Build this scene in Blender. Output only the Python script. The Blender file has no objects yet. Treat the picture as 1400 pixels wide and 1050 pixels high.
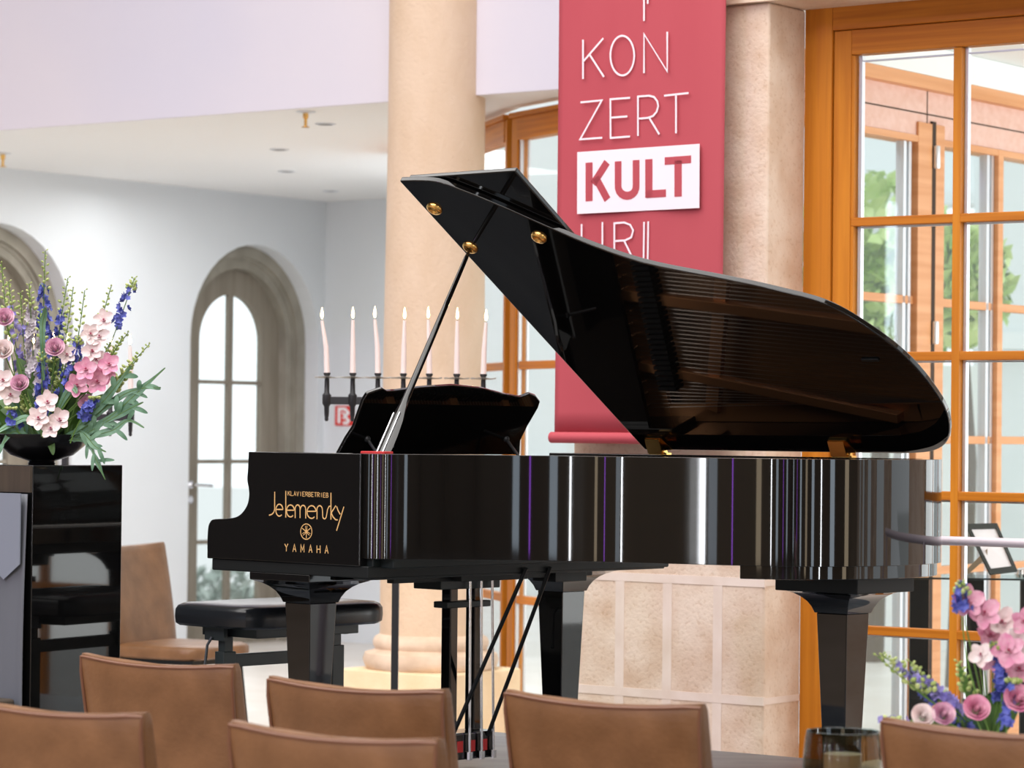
import bpy, math, random
from math import sin, cos, pi, radians, atan
from mathutils import Vector, Matrix
random.seed(7)
C = bpy.context.scene.collection
SC = bpy.context.scene

# ------------------------------------------------------------------ camera geometry
F = 4100.0; CH = 1.46
CAMR = Matrix.Rotation(pi/2 + atan(67/F), 3, 'X') @ Matrix.Rotation(radians(.6), 3, 'Z')
CAM = Vector((0, 0, CH))
def ray(px, py): return CAMR @ Vector(((px-700)/F, -(py-525)/F, -1))
def at(px, py, Y):
    d = ray(px, py); return CAM + d*(Y/d.y)
def onz(px, py, z):
    d = ray(px, py); return CAM + d*((z-CH)/d.z)
def hit(px, py, A, n):
    d = ray(px, py); return CAM + d*((A-CAM).dot(n)/d.dot(n))
TW = radians(36.5)
RU = Vector((cos(TW), -sin(TW), 0)); RV = Vector((sin(TW), cos(TW), 0)); RZ = Vector((0, 0, 1))
def W(u, v, z=0): return RU*u + RV*v + RZ*z
def onv(px, py, v):                      # hit on the plane v = const -> (u, z)
    p = hit(px, py, W(0, v), RV); return p.dot(RU), p.z
def onu(px, py, u):
    p = hit(px, py, W(u, 0), RU); return p.dot(RV), p.z

# ------------------------------------------------------------------ materials
def mat(name, col, rough=.5, metal=0, spec=.5, coat=0, emit=None, es=0, sheen=0):
    m = bpy.data.materials.new(name); m.use_nodes = True
    b = m.node_tree.nodes['Principled BSDF']
    b.inputs['Base Color'].default_value = (*col, 1); b.inputs['Roughness'].default_value = rough
    b.inputs['Metallic'].default_value = metal; b.inputs['Specular IOR Level'].default_value = spec
    b.inputs['Coat Weight'].default_value = coat
    if sheen: b.inputs['Sheen Weight'].default_value = sheen
    if emit: b.inputs['Emission Color'].default_value = (*emit, 1); b.inputs['Emission Strength'].default_value = es
    return m
def noisy(m, c1, c2, scale=(5, 5, 5), detail=4, bump=0, lo=.35, hi=.65, dist=0, rscale=None, bscale=None):
    nt = m.node_tree; N = nt.nodes; L = nt.links; b = N['Principled BSDF']
    tc = N.new('ShaderNodeTexCoord'); mp = N.new('ShaderNodeMapping'); mp.inputs['Scale'].default_value = scale
    nz = N.new('ShaderNodeTexNoise'); nz.inputs['Scale'].default_value = 1; nz.inputs['Detail'].default_value = detail
    nz.inputs['Distortion'].default_value = dist
    cr = N.new('ShaderNodeValToRGB'); cr.color_ramp.elements[0].position = lo; cr.color_ramp.elements[1].position = hi
    cr.color_ramp.elements[0].color = (*c1, 1); cr.color_ramp.elements[1].color = (*c2, 1)
    L.new(tc.outputs['Object'], mp.inputs[0]); L.new(mp.outputs[0], nz.inputs['Vector']); L.new(nz.outputs[0], cr.inputs[0])
    L.new(cr.outputs[0], b.inputs['Base Color'])
    if bump:
        n2 = N.new('ShaderNodeTexNoise'); n2.inputs['Scale'].default_value = bscale or 60; n2.inputs['Detail'].default_value = 4
        L.new(tc.outputs['Object'], n2.inputs['Vector'])
        bp = N.new('ShaderNodeBump'); bp.inputs['Strength'].default_value = bump; bp.inputs['Distance'].default_value = .01
        L.new(n2.outputs[0], bp.inputs['Height']); L.new(bp.outputs[0], b.inputs['Normal'])
    return m
def glassmat(name, tint=(1, 1, 1), rough=0, gl=.12):
    m = bpy.data.materials.new(name); m.use_nodes = True; nt = m.node_tree; nt.nodes.clear()
    o = nt.nodes.new('ShaderNodeOutputMaterial'); t = nt.nodes.new('ShaderNodeBsdfTransparent'); g = nt.nodes.new('ShaderNodeBsdfGlossy')
    lw = nt.nodes.new('ShaderNodeLayerWeight'); lw.inputs[0].default_value = .5; pw = nt.nodes.new('ShaderNodeMath'); pw.operation = 'POWER'; pw.inputs[1].default_value = 5; nt.links.new(lw.outputs['Facing'], pw.inputs[0]); f = nt.nodes.new('ShaderNodeMath'); f.operation = 'MULTIPLY_ADD'; f.inputs[1].default_value = .9; f.inputs[2].default_value = .03; nt.links.new(pw.outputs[0], f.inputs[0])
    t.inputs[0].default_value = (*tint, 1); g.inputs['Roughness'].default_value = rough
    x = nt.nodes.new('ShaderNodeMixShader')
    nt.links.new(f.outputs[0], x.inputs[0]); nt.links.new(t.outputs[0], x.inputs[1]); nt.links.new(g.outputs[0], x.inputs[2])
    nt.links.new(x.outputs[0], o.inputs[0]); return m
M = {}
M['lacquer'] = mat('black_lacquer', (.0035, .0035, .0035), .035, coat=.3)
M['satinblack'] = mat('satin_black', (.007, .009, .009), .5, spec=.25)
M['darkframe'] = mat('dark_lyre_box', (.010, .015, .015), .45, spec=.3)
M['gold'] = mat('brass', (.85, .52, .16), .22, metal=1)
M['letter'] = mat('gold_lettering', (.80, .50, .20), .45, metal=.2)
M['chrome'] = mat('chrome', (.75, .75, .77), .18, metal=1)
M['plate'] = mat('bronze_plate', (.55, .25, .10), .35, metal=.6)
M['board'] = noisy(mat('soundboard_wood', (.4, .2, .08), .4), (.20, .09, .03), (.26, .12, .045), (3, 40, 3))
M['steel'] = mat('string_steel', (.6, .5, .42), .3, metal=1)
M['felt'] = mat('red_felt', (.5, .03, .03), .9)
M['ivory'] = mat('white_key', (.8, .78, .72), .2)
M['white'] = noisy(mat('white_plaster', (.8, .8, .8), .9), (.69, .72, .74), (.72, .75, .77), (1, 1, 1), bump=.05)
M['ceil'] = mat('white_ceiling', (.86, .86, .85), .9)
M['lilac'] = noisy(mat('purple_lit_plaster', (.62, .58, .68), .9), (.66, .65, .745), (.73, .695, .75), (.5, .5, .5))  # plaster tinted lilac to hold the purple stage lighting in its colour
M['hall'] = mat('dim_hall_plaster', (.30, .23, .16), .9)
M['halldark'] = mat('dark_hall_for_cheek', (.07, .062, .055), .8)  # unseen hall wall darkened so the cheek mirrors near black
M['step'] = noisy(mat('dark_added_step', (.03, .03, .04), .5), (.022, .026, .032), (.04, .045, .05), (2, 12, 3))  # dark colour for the added step mirrored in the lid
M['column'] = noisy(mat('warm_lit_plaster', (.8, .6, .4), .85), (.71, .53, .37), (.76, .585, .43), (6, 6, 3), bump=.5, bscale=45)  # cream tone carries the column's warm uplighting
M['basestone'] = noisy(mat('base_stone', (.8, .6, .4), .8), (.66, .50, .37), (.80, .64, .50), (8, 8, 8), bump=.2, bscale=50)
M['plinth'] = noisy(mat('warm_lit_stone', (.9, .7, .45), .8), (.86, .66, .42), (.92, .74, .50), (8, 8, 8), bump=.2)  # brighter, warmer stone: warm spotlight put into the colour
M['greystone'] = noisy(mat('grey_stone', (.3, .28, .22), .8), (.25, .23, .185), (.33, .305, .25), (7, 7, 4), bump=.1)
M['leafwood'] = noisy(mat('door_wood_grey', (.25, .22, .18), .6), (.22, .19, .145), (.27, .235, .185), (20, 20, 2))
M['orange'] = noisy(mat('larch_wood', (.7, .3, .05), .45, spec=.3), (.50, .160, .010), (.64, .235, .018), (30, 30, 1.2), dist=.4)
M['orangeh'] = noisy(mat('larch_wood_rail', (.7, .3, .05), .45, spec=.3), (.46, .140, .009), (.59, .205, .016), (1.5, 1.5, 60), dist=.2)
M['ohaze'] = noisy(mat('larch_glass_haze', (.75, .5, .42), .45), (.62, .27, .10), (.72, .35, .16), (1, 1, 30))  # larch paled to carry the window glass reflection in its colour
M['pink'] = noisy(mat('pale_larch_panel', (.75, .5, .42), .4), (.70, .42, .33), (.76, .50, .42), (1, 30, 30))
M['gap'] = mat('shadow_gap', (.05, .03, .02), .9)
M['alu'] = mat('aluminium', (.75, .77, .80), .35, metal=.7)
M['tile'] = noisy(mat('floor_tile', (.7, .66, .6), .35), (.66, .60, .54), (.76, .71, .66), (2, 2, 2))
M['hallfloor'] = noisy(mat('hall_floor', (.25, .2, .15), .5), (.22, .17, .12), (.28, .22, .17), (2, 2, 2))
M['stage'] = noisy(mat('stage_board', (.13, .15, .18), .35), (.075, .095, .125), (.15, .17, .19), (2, 12, 3), dist=1)
M['leather'] = noisy(mat('tan_leather', (.3, .13, .05), .42), (.150, .068, .025), (.235, .114, .047), (9, 9, 9), bump=.12, bscale=90, lo=.3, hi=.7)
M['leatherp'] = mat('leather_piping', (.17, .07, .035), .5)
M['bench'] = mat('bench_leather', (.01, .012, .014), .27)
M['benchmetal'] = mat('bench_metal', (.02, .028, .028), .4)
M['iron'] = mat('wrought_iron', (.02, .02, .022), .45)
M['drip'] = mat('tin_drip_plate', (.35, .33, .30), .4, metal=.7)
M['wax'] = mat('candle_wax', (.85, .72, .68), .5); M['wax'].node_tree.nodes['Principled BSDF'].inputs['Subsurface Weight'].default_value = .0
M['flame'] = mat('flame', (1, .8, .4), .5, emit=(1, .72, .35), es=14)
M['banner'] = noisy(mat('red_banner_cloth', (.6, .08, .12), .75), (.42, .055, .075), (.46, .068, .088), (3, 3, .4))
M['bwhite'] = mat('banner_white', (.86, .74, .80), .7)
M['glass'] = glassmat('window_glass', (.97, .985, .98))
M['glasstop'] = glassmat('glass_shelf', (.80, .92, .93))
M['milk'] = mat('frosted_pane', (.9, .9, .9), .5)
M['smoke'] = glassmat('smoked_glass', (.62, .58, .48))
M['gedge'] = glassmat('glass_rim', (.6, .7, .7))
M['exwhite'] = mat('white_render', (.80, .83, .82), .9)
M['exgrey'] = noisy(mat('grey_render', (.6, .62, .62), .9), (.70, .74, .73), (.76, .79, .78), (1, 1, 1))
M['ground'] = mat('pale_paving', (.6, .6, .58), .9)
M['foliage'] = noisy(mat('tree_leaves', (.2, .4, .05), .6), (.36, .54, .12), (.74, .86, .42), (3, 3, 3))
M['bush'] = noisy(mat('bush_hazed_green', (.4, .45, .4), .8), (.36, .42, .37), (.52, .55, .50), (3, 3, 3))  # green greyed to carry the haze of the door glass
M['bark'] = mat('bark', (.12, .09, .06), .9)
M['signred'] = mat('sign_red', (.70, .03, .02), .5)
M['signwhite'] = mat('sign_white', (.9, .9, .9), .5)
M['grey'] = mat('grey_satin_cloth', (.105, .115, .135), .6, sheen=.1)
M['greyl'] = mat('pale_satin_cloth', (.19, .215, .265), .55, sheen=.1)
M['brown'] = noisy(mat('brown_board', (.04, .03, .02), .5), (.035, .025, .018), (.06, .045, .03), (30, 30, 3))
M['rail'] = mat('pale_rail', (.66, .58, .64), .35)
M['paper'] = mat('paper', (.85, .83, .85), .7)
M['frameblack'] = mat('photo_frame_black', (.03, .035, .03), .4)
M['card'] = mat('tan_card', (.55, .42, .30), .8)
M['cloth'] = mat('white_tablecloth', (.75, .78, .80), .7)
M['stem'] = mat('stem_green', (.10, .20, .03), .6)
M['bud'] = noisy(mat('bud_green', (.35, .45, .12), .6), (.24, .34, .07), (.50, .56, .22), (60, 60, 60))
M['leafg'] = noisy(mat('leaf_grey_green', (.12, .26, .16), .5), (.055, .15, .075), (.18, .34, .22), (14, 14, 14))
M['leafd'] = noisy(mat('leaf_dark_green', (.04, .12, .02), .45), (.025, .08, .012), (.09, .20, .03), (14, 14, 14))
def petal(name, c1, c2, s=40):
    m = noisy(mat(name, c1, .6), c1, c2, (s, s, s)); m.node_tree.nodes['Principled BSDF'].inputs['Subsurface Weight'].default_value = 0; return m
M['blue'] = petal('petal_blue', (.035, .05, .34), (.17, .20, .60), 70)
M['violet'] = petal('petal_violet', (.18, .15, .50), (.40, .36, .68))
M['palelilac'] = petal('petal_pale_lilac', (.50, .45, .52), (.66, .62, .66))
M['pinkp'] = petal('petal_pink', (.72, .26, .42), (.84, .50, .60))
M['rosep'] = petal('petal_rose', (.60, .27, .42), (.84, .60, .68), 55)
M['whitep'] = petal('petal_blush', (.82, .66, .64), (.90, .82, .80))
M['lip'] = mat('petal_lip', (.35, .04, .10), .5)
M['lipy'] = mat('petal_lip_yellow', (.75, .45, .10), .5)
M['bowl'] = mat('black_ceramic', (.006, .006, .007), .25)

# ------------------------------------------------------------------ mesh builder
class MB:
    def __init__(s): s.v = []; s.f = []; s.mi = []; s.sm = []; s.cur = 0
    def add(s, vs, fs, smooth=False):
        o = len(s.v); s.v += [tuple(v) for v in vs]
        for f in fs: s.f.append([i+o for i in f]); s.mi.append(s.cur); s.sm.append(smooth)
        return s
    def box(s, a, b, fr=None):           # a,b corners in frame coords; fr maps (x,y,z)->Vector
        x0, y0, z0 = a; x1, y1, z1 = b
        vs = [(x0,y0,z0),(x1,y0,z0),(x1,y1,z0),(x0,y1,z0),(x0,y0,z1),(x1,y0,z1),(x1,y1,z1),(x0,y1,z1)]
        if fr: vs = [fr(*v) for v in vs]
        return s.add(vs, [(0,3,2,1),(4,5,6,7),(0,1,5,4),(1,2,6,5),(2,3,7,6),(3,0,4,7)])
    def prism(s, poly, d, smooth=False):  # poly list of Vectors, d extrude Vector
        n = len(poly); d = Vector(d); p = [Vector(q) for q in poly]
        vs = p + [q+d for q in p]
        fs = [list(range(n))[::-1], [i+n for i in range(n)]]
        s.add(vs, fs); o = len(s.v)-2*n
        for i in range(n):
            j = (i+1) % n; s.f.append([o+i, o+j, o+j+n, o+i+n]); s.mi.append(s.cur); s.sm.append(smooth)
        return s
    def loft(s, rings, closed=True, caps=True, smooth=True):
        n = len(rings[0]); vs = [p for r in rings for p in r]; fs = []
        for k in range(len(rings)-1):
            for i in range(n if closed else n-1):
                j = (i+1) % n; fs.append((k*n+i, k*n+j, (k+1)*n+j, (k+1)*n+i))
        s.add(vs, fs, smooth)
        if caps and closed:
            o = len(s.v)-len(vs)
            s.f.append([o+i for i in range(n)][::-1]); s.f.append([o+(len(rings)-1)*n+i for i in range(n)])
            s.mi += [s.cur]*2; s.sm += [False]*2
        return s
    def tube(s, pts, r, n=8, caps=True):
        pts = [Vector(p) for p in pts]; rings = []
        rr = r if isinstance(r, (list, tuple)) else [r]*len(pts)
        up = None
        for i, p in enumerate(pts):
            t = (pts[min(i+1, len(pts)-1)] - pts[max(i-1, 0)]).normalized()
            if up is None: up = t.orthogonal().normalized()
            up = (up - t*up.dot(t)); up = up.normalized() if up.length > 1e-5 else t.orthogonal().normalized()
            b = t.cross(up)
            rings.append([p + (up*cos(2*pi*k/n) + b*sin(2*pi*k/n))*rr[i] for k in range(n)])
        return s.loft(rings, True, caps)
    def lathe(s, prof, c=(0, 0, 0), n=24, ax=None, smooth=True, caps=True):
        c = Vector(c); rings = []
        if ax is None: ex, ey, ez = Vector((1,0,0)), Vector((0,1,0)), Vector((0,0,1))
        else:
            ez = Vector(ax).normalized(); ex = ez.orthogonal().normalized(); ey = ez.cross(ex)
        for r, h in prof:
            rings.append([c + ez*h + (ex*cos(2*pi*k/n) + ey*sin(2*pi*k/n))*max(r, 1e-5) for k in range(n)])
        return s.loft(rings, True, caps, smooth)
    def grid(s, fn, nu, nv, smooth=True):
        vs = [fn(i/nu, j/nv) for j in range(nv+1) for i in range(nu+1)]
        fs = [(j*(nu+1)+i, j*(nu+1)+i+1, (j+1)*(nu+1)+i+1, (j+1)*(nu+1)+i) for j in range(nv) for i in range(nu)]
        return s.add(vs, fs, smooth)
    def ball(s, c, r, n=8, sz=1, ax=None):
        k = 5; return s.lathe([(r*sin(pi*i/k), -r*sz*cos(pi*i/k)) for i in range(k+1)], c, n, ax)
    def build(s, name, mats, parent=None, bevel=0, seg=2, loc=None, solid=0):
        me = bpy.data.meshes.new(name)
        v = s.v
        if loc is not None: v = [tuple(Vector(p)-Vector(loc)) for p in v]
        me.from_pydata(v, [], s.f); me.update()
        if not isinstance(mats, (list, tuple)): mats = [mats]
        for m in mats: me.materials.append(M[m] if isinstance(m, str) else m)
        me.polygons.foreach_set('material_index', s.mi); me.polygons.foreach_set('use_smooth', s.sm)
        me.set_sharp_from_angle(angle=radians(38))
        o = bpy.data.objects.new(name, me); C.objects.link(o)
        if loc is not None: o.location = loc
        if parent: o.parent = parent
        if solid:
            md = o.modifiers.new('s', 'SOLIDIFY'); md.thickness = solid; md.offset = 0
        if bevel:
            md = o.modifiers.new('b', 'BEVEL'); md.width = bevel; md.segments = seg; md.limit_method = 'ANGLE'; md.angle_limit = radians(35)
            md.harden_normals = True
        return o
def fixn(o):
    import bmesh
    bm = bmesh.new(); bm.from_mesh(o.data); bmesh.ops.recalc_face_normals(bm, faces=bm.faces); bm.to_mesh(o.data); bm.free(); o.data.set_sharp_from_angle(angle=radians(38)); return o
def empty(name, loc=(0, 0, 0), rz=0, label=None, cat=None, group=None):
    o = bpy.data.objects.new(name, None); C.objects.link(o); o.location = loc; o.rotation_euler = (0, 0, rz); o.empty_display_size = .1
    if label: o['label'] = label; o['category'] = cat
    if group: o['group'] = group
    return o
def tag(o, label, cat, group=None, kind=None):
    o['label'] = label; o['category'] = cat
    if group: o['group'] = group
    if kind: o['kind'] = kind
    return o
def struct(o): o['kind'] = 'structure'; return o
def copy_tree(o, parent=None):
    c = o.copy(); C.objects.link(c)
    if parent: c.parent = parent
    for ch in list(o.children): copy_tree(ch, c)
    return c
def ribbon(mb, pts, w, fr, th=.0006, closed=False):
    """flat stroke of width w along 2-D pts; fr maps (x,y,h)->Vector"""
    P = [Vector((p[0], p[1])) for p in pts]; n = len(P); L = []; R = []
    for i in range(n):
        a = P[i-1] if (i > 0 or closed) else P[i]; b = P[(i+1) % n] if (i < n-1 or closed) else P[i]
        d1 = (P[i]-a); d2 = (b-P[i])
        d1 = d1.normalized() if d1.length > 1e-9 else d2.normalized(); d2 = d2.normalized() if d2.length > 1e-9 else d1
        t = (d1+d2); t = t.normalized() if t.length > 1e-6 else d1
        nn = Vector((-t.y, t.x)); k = max(.5, abs(nn.dot(Vector((-d1.y, d1.x)))))
        L.append(P[i] + nn*w/2/k); R.append(P[i] - nn*w/2/k)
    m = n if closed else n-1
    for i in range(m):
        j = (i+1) % n; q = [L[i], R[i], R[j], L[j]]
        vs = [fr(a.x, a.y, 0) for a in q] + [fr(a.x, a.y, th) for a in q]
        mb.add(vs, [(0,1,2,3),(7,6,5,4),(0,4,5,1),(1,5,6,2),(2,6,7,3),(3,7,4,0)])
def arc(cx, cy, rx, ry, a0, a1, n=12): return [(cx+rx*cos(radians(a0+(a1-a0)*i/n)), cy+ry*sin(radians(a0+(a1-a0)*i/n))) for i in range(n+1)]
FONT = {  # unit box, y down
 'A': [[(0,1),(.5,0),(1,1)],[(.2,.65),(.8,.65)]], 'B': [[(0,0),(0,1),(.7,1),(1,.78),(.7,.5),(0,.5)],[(0,0),(.65,0),(.9,.24),(.65,.5)]],
 'E': [[(1,0),(0,0),(0,1),(1,1)],[(0,.5),(.8,.5)]], 'H': [[(0,0),(0,1)],[(1,0),(1,1)],[(0,.5),(1,.5)]], 'I': [[(.5,0),(.5,1)]],
 'K': [[(0,0),(0,1)],[(1,0),(.05,.6)],[(.35,.4),(1,1)]], 'L': [[(0,0),(0,1),(1,1)]], 'M': [[(0,1),(0,0),(.5,.7),(1,0),(1,1)]],
 'R': [[(0,1),(0,0),(.7,0),(1,.25),(.7,.5),(0,.5)],[(.5,.5),(1,1)]], 'T': [[(0,0),(1,0)],[(.5,0),(.5,1)]], 'V': [[(0,0),(.5,1),(1,0)]], 'Y': [[(0,0),(.5,.5),(1,0)],[(.5,.5),(.5,1)]]}

# ================================================================== SETTING
def wallbox(name, u0, u1, v0, v1, z0, z1, m):
    mb = MB(); mb.box((u0, v0, z0), (u1, v1, z1), W); return struct(mb.build(name, m))
AU = -13.5; AV = 16.04; SV = 11.3; SZ = 3.06
def arched_wall(name, doors, v0, v1, u, z1, m, hw=.655, spring=2.065, th=.3):
    """wall along v at u (room side towards +u) with arched openings"""
    mb = MB(); cur = v0
    def seg(a, b, za, zb): mb.box((u-th, a, za), (u, b, zb), W)
    for c in doors:
        seg(cur, c-hw, 0, z1); n = 20
        arcp = [(c-hw*cos(pi*i/n), spring+hw*sin(pi*i/n)) for i in range(n+1)]
        for i in range(n):
            (a, za), (b, zb) = arcp[i], arcp[i+1]
            P = [W(u, a, za), W(u, b, zb), W(u, b, z1), W(u, a, z1)]
            mb.prism(P, RU*-th)
        cur = c+hw
    seg(cur, v1, 0, z1)
    return struct(fixn(mb.build(name, m)))
DOORS = (12.92, 15.32)
arched_wall('wall_left', DOORS, 10.0, AV+.3, AU, SZ+.3, 'white')
wallbox('wall_back', AU, -12.44, AV, AV+.3, 0, SZ+.3, 'white')
# side room ceiling
mb = MB(); mb.prism([q+RZ*SZ for q in (W(AU-.3, SV+.021), W(-7.80, SV+.021), Vector((.50, 13.86, 0)), Vector((.03, 14.72, 0)), Vector((-.62, 17.2, 0)), W(-12.3, AV+.3), W(AU-.3, AV+.3))], (0, 0, .3)); struct(fixn(mb.build('ceiling', 'ceil')))
# upper hall wall above the soffit
wallbox('wall_upper', -17, -6.4, SV, SV+.02, SZ, 7.2, 'lilac')
# floor
mb = MB(); mb.box((-17, 8.0, -.2), (4, 26, 0), W); struct(mb.build('floor', 'tile'))
mb = MB(); mb.box((-17, -14, -.2), (12, 8.0, -.001), W); struct(mb.build('floor_hall', 'hallfloor'))
# hall behind the camera: plain walls that carry the added lamp strips
mb = MB(); mb.box((-17.3, -14, 0), (-17, 11.3, 7.2), W); struct(mb.build('wall_hall_left', 'halldark'))
mb = MB(); mb.box((-17, -14.3, 0), (12, -14, 7.2), W); struct(mb.build('wall_hall_rear', 'hall'))
mb = MB(); mb.box((12, -14.3, 0), (12.3, 9.6, 7.2), W); struct(mb.build('wall_hall_right', 'hall'))
mb = MB(); mb.box((-17.3, -14.3, 7.2), (12.3, SV+.25, 7.4), W); struct(mb.build('ceiling_hall', 'hall'))

def stone_ring(mb, u, c, r0, r1, spring, depth, n=24):
    """arched ring (jambs + arch) between radius r1 (inner) and r0 (outer), from plane u back by depth"""
    def path(r): return [(c-r, 0)] + [(c-r*cos(pi*i/n), spring+r*sin(pi*i/n)) for i in range(n+1)] + [(c+r, 0)]
    a, b = path(r0), path(r1)
    for i in range(len(a)-1):
        mb.prism([W(u, *a[i]), W(u, *a[i+1]), W(u, *b[i+1]), W(u, *b[i])], RU*-depth)
for k, c in enumerate(DOORS):
    sp = 2.065; t = empty('door_%d' % (k+1), W(AU-.2, c)); struct(t)
    loc = W(AU-.2, c)
    mb = MB(); stone_ring(mb, AU-.12, c, .654, .575, sp, .16); stone_ring(mb, AU-.145, c, .575, .55, sp, .14); stone_ring(mb, AU-.155, c, .55, .495, sp, .13)
    mb.v = [tuple(Vector(p)-loc) for p in mb.v]; o = mb.build('door_surround', 'greystone', t); fixn(o)
    mb = MB(); stone_ring(mb, AU-.225, c, .494, .32, sp, .05)
    mb.box((AU-.27, c-.32, 0), (AU-.225, c+.32, .26), W)
    mb.box((AU-.265, c-.022, .26), (AU-.228, c+.022, sp+.32), W)
    for z in (.70, 1.245, 1.785): mb.box((AU-.262, c-.32, z-.014), (AU-.232, c+.32, z+.014), W)
    mb.v = [tuple(Vector(p)-loc) for p in mb.v]; fixn(mb.build('door_leaf', 'leafwood', t))
    mb = MB(); n = 20
    poly = [(c-.33, .25)] + [(c-.33*cos(pi*i/n), sp+.33*sin(pi*i/n)) for i in range(n+1)] + [(c+.33, .25)]
    mb.prism([W(AU-.25, *p)-loc for p in poly], RU*-.004); fixn(mb.build('door_glass', 'glass', t))
    h = MB(); h.lathe([(.026, 0), (.026, .012)], W(AU-.225, c-.40, 1.09)-loc, 16, RU)
    h.tube([W(AU-.215, c-.40, 1.09)-loc, W(AU-.17, c-.40, 1.09)-loc, W(AU-.165, c-.39, 1.09)-loc, W(AU-.165, c-.24, 1.085)-loc], .011)
    h.lathe([(.026, 0), (.026, .01)], W(AU-.225, c-.40, .99)-loc, 16, RU)
    h.build('door_handle', 'chrome', t)
# bay glazing beside the column
def glazing(name, A, B, stile=.05, header=(2.89, 3.0), trans=(1.79, .65), bottom=.1, hinges=()):
    A = Vector(A); B = Vector(B); d = (B-A); L = d.length; d.normalize(); nrm = Vector((d.y, -d.x, 0))
    fr = lambda x, y, z: d*x + nrm*y + RZ*z
    t = empty(name, A); struct(t)
    mb = MB(); mb.box((0, -.03, 0), (stile, .03, header[1]), fr); mb.box((L-stile, -.03, 0), (L, .03, header[1]), fr)
    mb.build('window_frame', 'orange', t, .004)
    mb = MB(); mb.box((stile, -.035, header[0]), (L-stile, .035, header[1]), fr); mb.box((stile, -.03, 0), (L-stile, .03, bottom), fr)
    mb.box((0, -.05, header[1]), (L, .05, header[1]+.025), fr)
    for z in trans: mb.box((stile, -.02, z-.02), (L-stile, .02, z+.02), fr)
    mb.build('window_rail', 'orangeh', t, .004)
    mb = MB(); mb.box((stile, -.003, bottom), (L-stile, .003, header[0]), fr); mb.build('window_pane', 'glass', t)
    mb = MB(); mb.box((stile+.004, .004, bottom), (stile+.018, .02, header[0]), fr); mb.box((stile+.035, -.02, bottom), (stile+.045, -.01, header[0]), fr)
    mb.build('glazing_strip', 'alu', t)
    return t
Acorner = Vector((0, 14.7, 0))
glazing('window_1', Acorner+Vector((.012, -.02, 0)), (.46, 13.84, 0), .062)
g = glazing('window_2', (-.67, 17.2, 0), Acorner+Vector((-.01, .02, 0)), .035)
for z in (.36, 1.95, 2.82):
    mb = MB(); mb.lathe([(.008, -.055), (.009, -.05), (.009, .05), (.008, .055)], (.003, 14.665, z)); h = mb.build('window_hinge', 'alu', g); h.location = -Vector((-.67, 17.2, 0))
mb = MB(); mb.box((-.012, 14.69, 0), (.012, 14.71, 3.0)); struct(mb.build('trim_1', 'gap'))
a = Vector((.47, 13.80, 0)); b = W(-5.74-.857+.05, 9.31+.275); nn = Vector((.05, .02, 0))
mb = MB(); mb.prism([a, b, b+nn, a+nn], (0, 0, 3.04)); struct(fixn(mb.build('wall_bay_return', 'white')))
# wall closing the room behind the column
mb = MB(); a = Vector((-.67, 17.2, 0)); b = W(-12.44, AV+.02); dd = (b-a); nn = Vector((dd.y, -dd.x, 0)).normalized()*.1
mb.prism([a, b, b+nn, a+nn], (0, 0, SZ)); struct(fixn(mb.build('wall_behind_column', 'white')))
# column
cc = Vector((-.374, 14.33, 0))
ct = empty('stone_column', cc, 0, 'round warm-lit plaster column rising behind the piano from a square stone plinth', 'column')
mb = MB(); mb.lathe([(.245, .5), (.247, 1.0), (.242, 1.9), (.2325, 2.8), (.2325, 7.19)], n=48); mb.build('shaft', 'column', ct)
mb = MB(); mb.lathe([(.30, .335), (.315, .35), (.325, .38), (.315, .41), (.28, .42), (.265, .43), (.275, .445), (.278, .465), (.268, .485), (.25, .495), (.245, .5)], n=48); mb.build('base_moulding', 'basestone', ct)
mb = MB(); mb.box((-.31, -.31, 0), (.31, .31, .335), lambda x, y, z: RU*x+RV*y+RZ*z); mb.build('plinth', 'plinth', ct, .012)
# pier of stone blocks
PU1 = -5.74; PV = 9.31; PU0 = PU1-.857
m = mat('travertine_blocks', (.8, .6, .45), .8); M['travertine'] = m
nt = m.node_tree; N = nt.nodes; L = nt.links; b = N['Principled BSDF']
tc = N.new('ShaderNodeTexCoord'); mp = N.new('ShaderNodeMapping'); mp.inputs['Rotation'].default_value = (radians(90), 0, 0)
nz = N.new('ShaderNodeTexNoise'); nz.inputs['Scale'].default_value = 6; nz.inputs['Detail'].default_value = 8
cr = N.new('ShaderNodeValToRGB'); cr.color_ramp.elements[0].position = .32; cr.color_ramp.elements[1].position = .62
cr.color_ramp.elements[0].color = (.66, .48, .35, 1); cr.color_ramp.elements[1].color = (.80, .66, .54, 1)
n3 = N.new('ShaderNodeTexNoise'); n3.inputs['Scale'].default_value = 70; n3.inputs['Detail'].default_value = 4
r3 = N.new('ShaderNodeValToRGB'); r3.color_ramp.elements[0].position = .33; r3.color_ramp.elements[1].position = .42
r3.color_ramp.elements[0].color = (.70, .55, .40, 1); r3.color_ramp.elements[1].color = (1, 1, 1, 1)
mx = N.new('ShaderNodeMix'); mx.data_type = 'RGBA'; mx.blend_type = 'MULTIPLY'; mx.inputs[0].default_value = .35
L.new(tc.outputs['Object'], nz.inputs['Vector']); L.new(tc.outputs['Object'], n3.inputs['Vector']); L.new(nz.outputs[0], cr.inputs[0]); L.new(n3.outputs[0], r3.inputs[0])
L.new(cr.outputs[0], mx.inputs[6]); L.new(r3.outputs[0], mx.inputs[7]); L.new(mx.outputs[2], b.inputs['Base Color'])
bp = N.new('ShaderNodeBump'); bp.inputs['Strength'].default_value = .5; bp.inputs['Distance'].default_value = .006
L.new(n3.outputs[0], bp.inputs['Height']); L.new(bp.outputs[0], b.inputs['Normal'])
M['grout'] = noisy(mat('pale_mortar', (.8, .7, .65), .9), (.76, .63, .54), (.83, .71, .63), (10, 10, 10))
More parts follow.
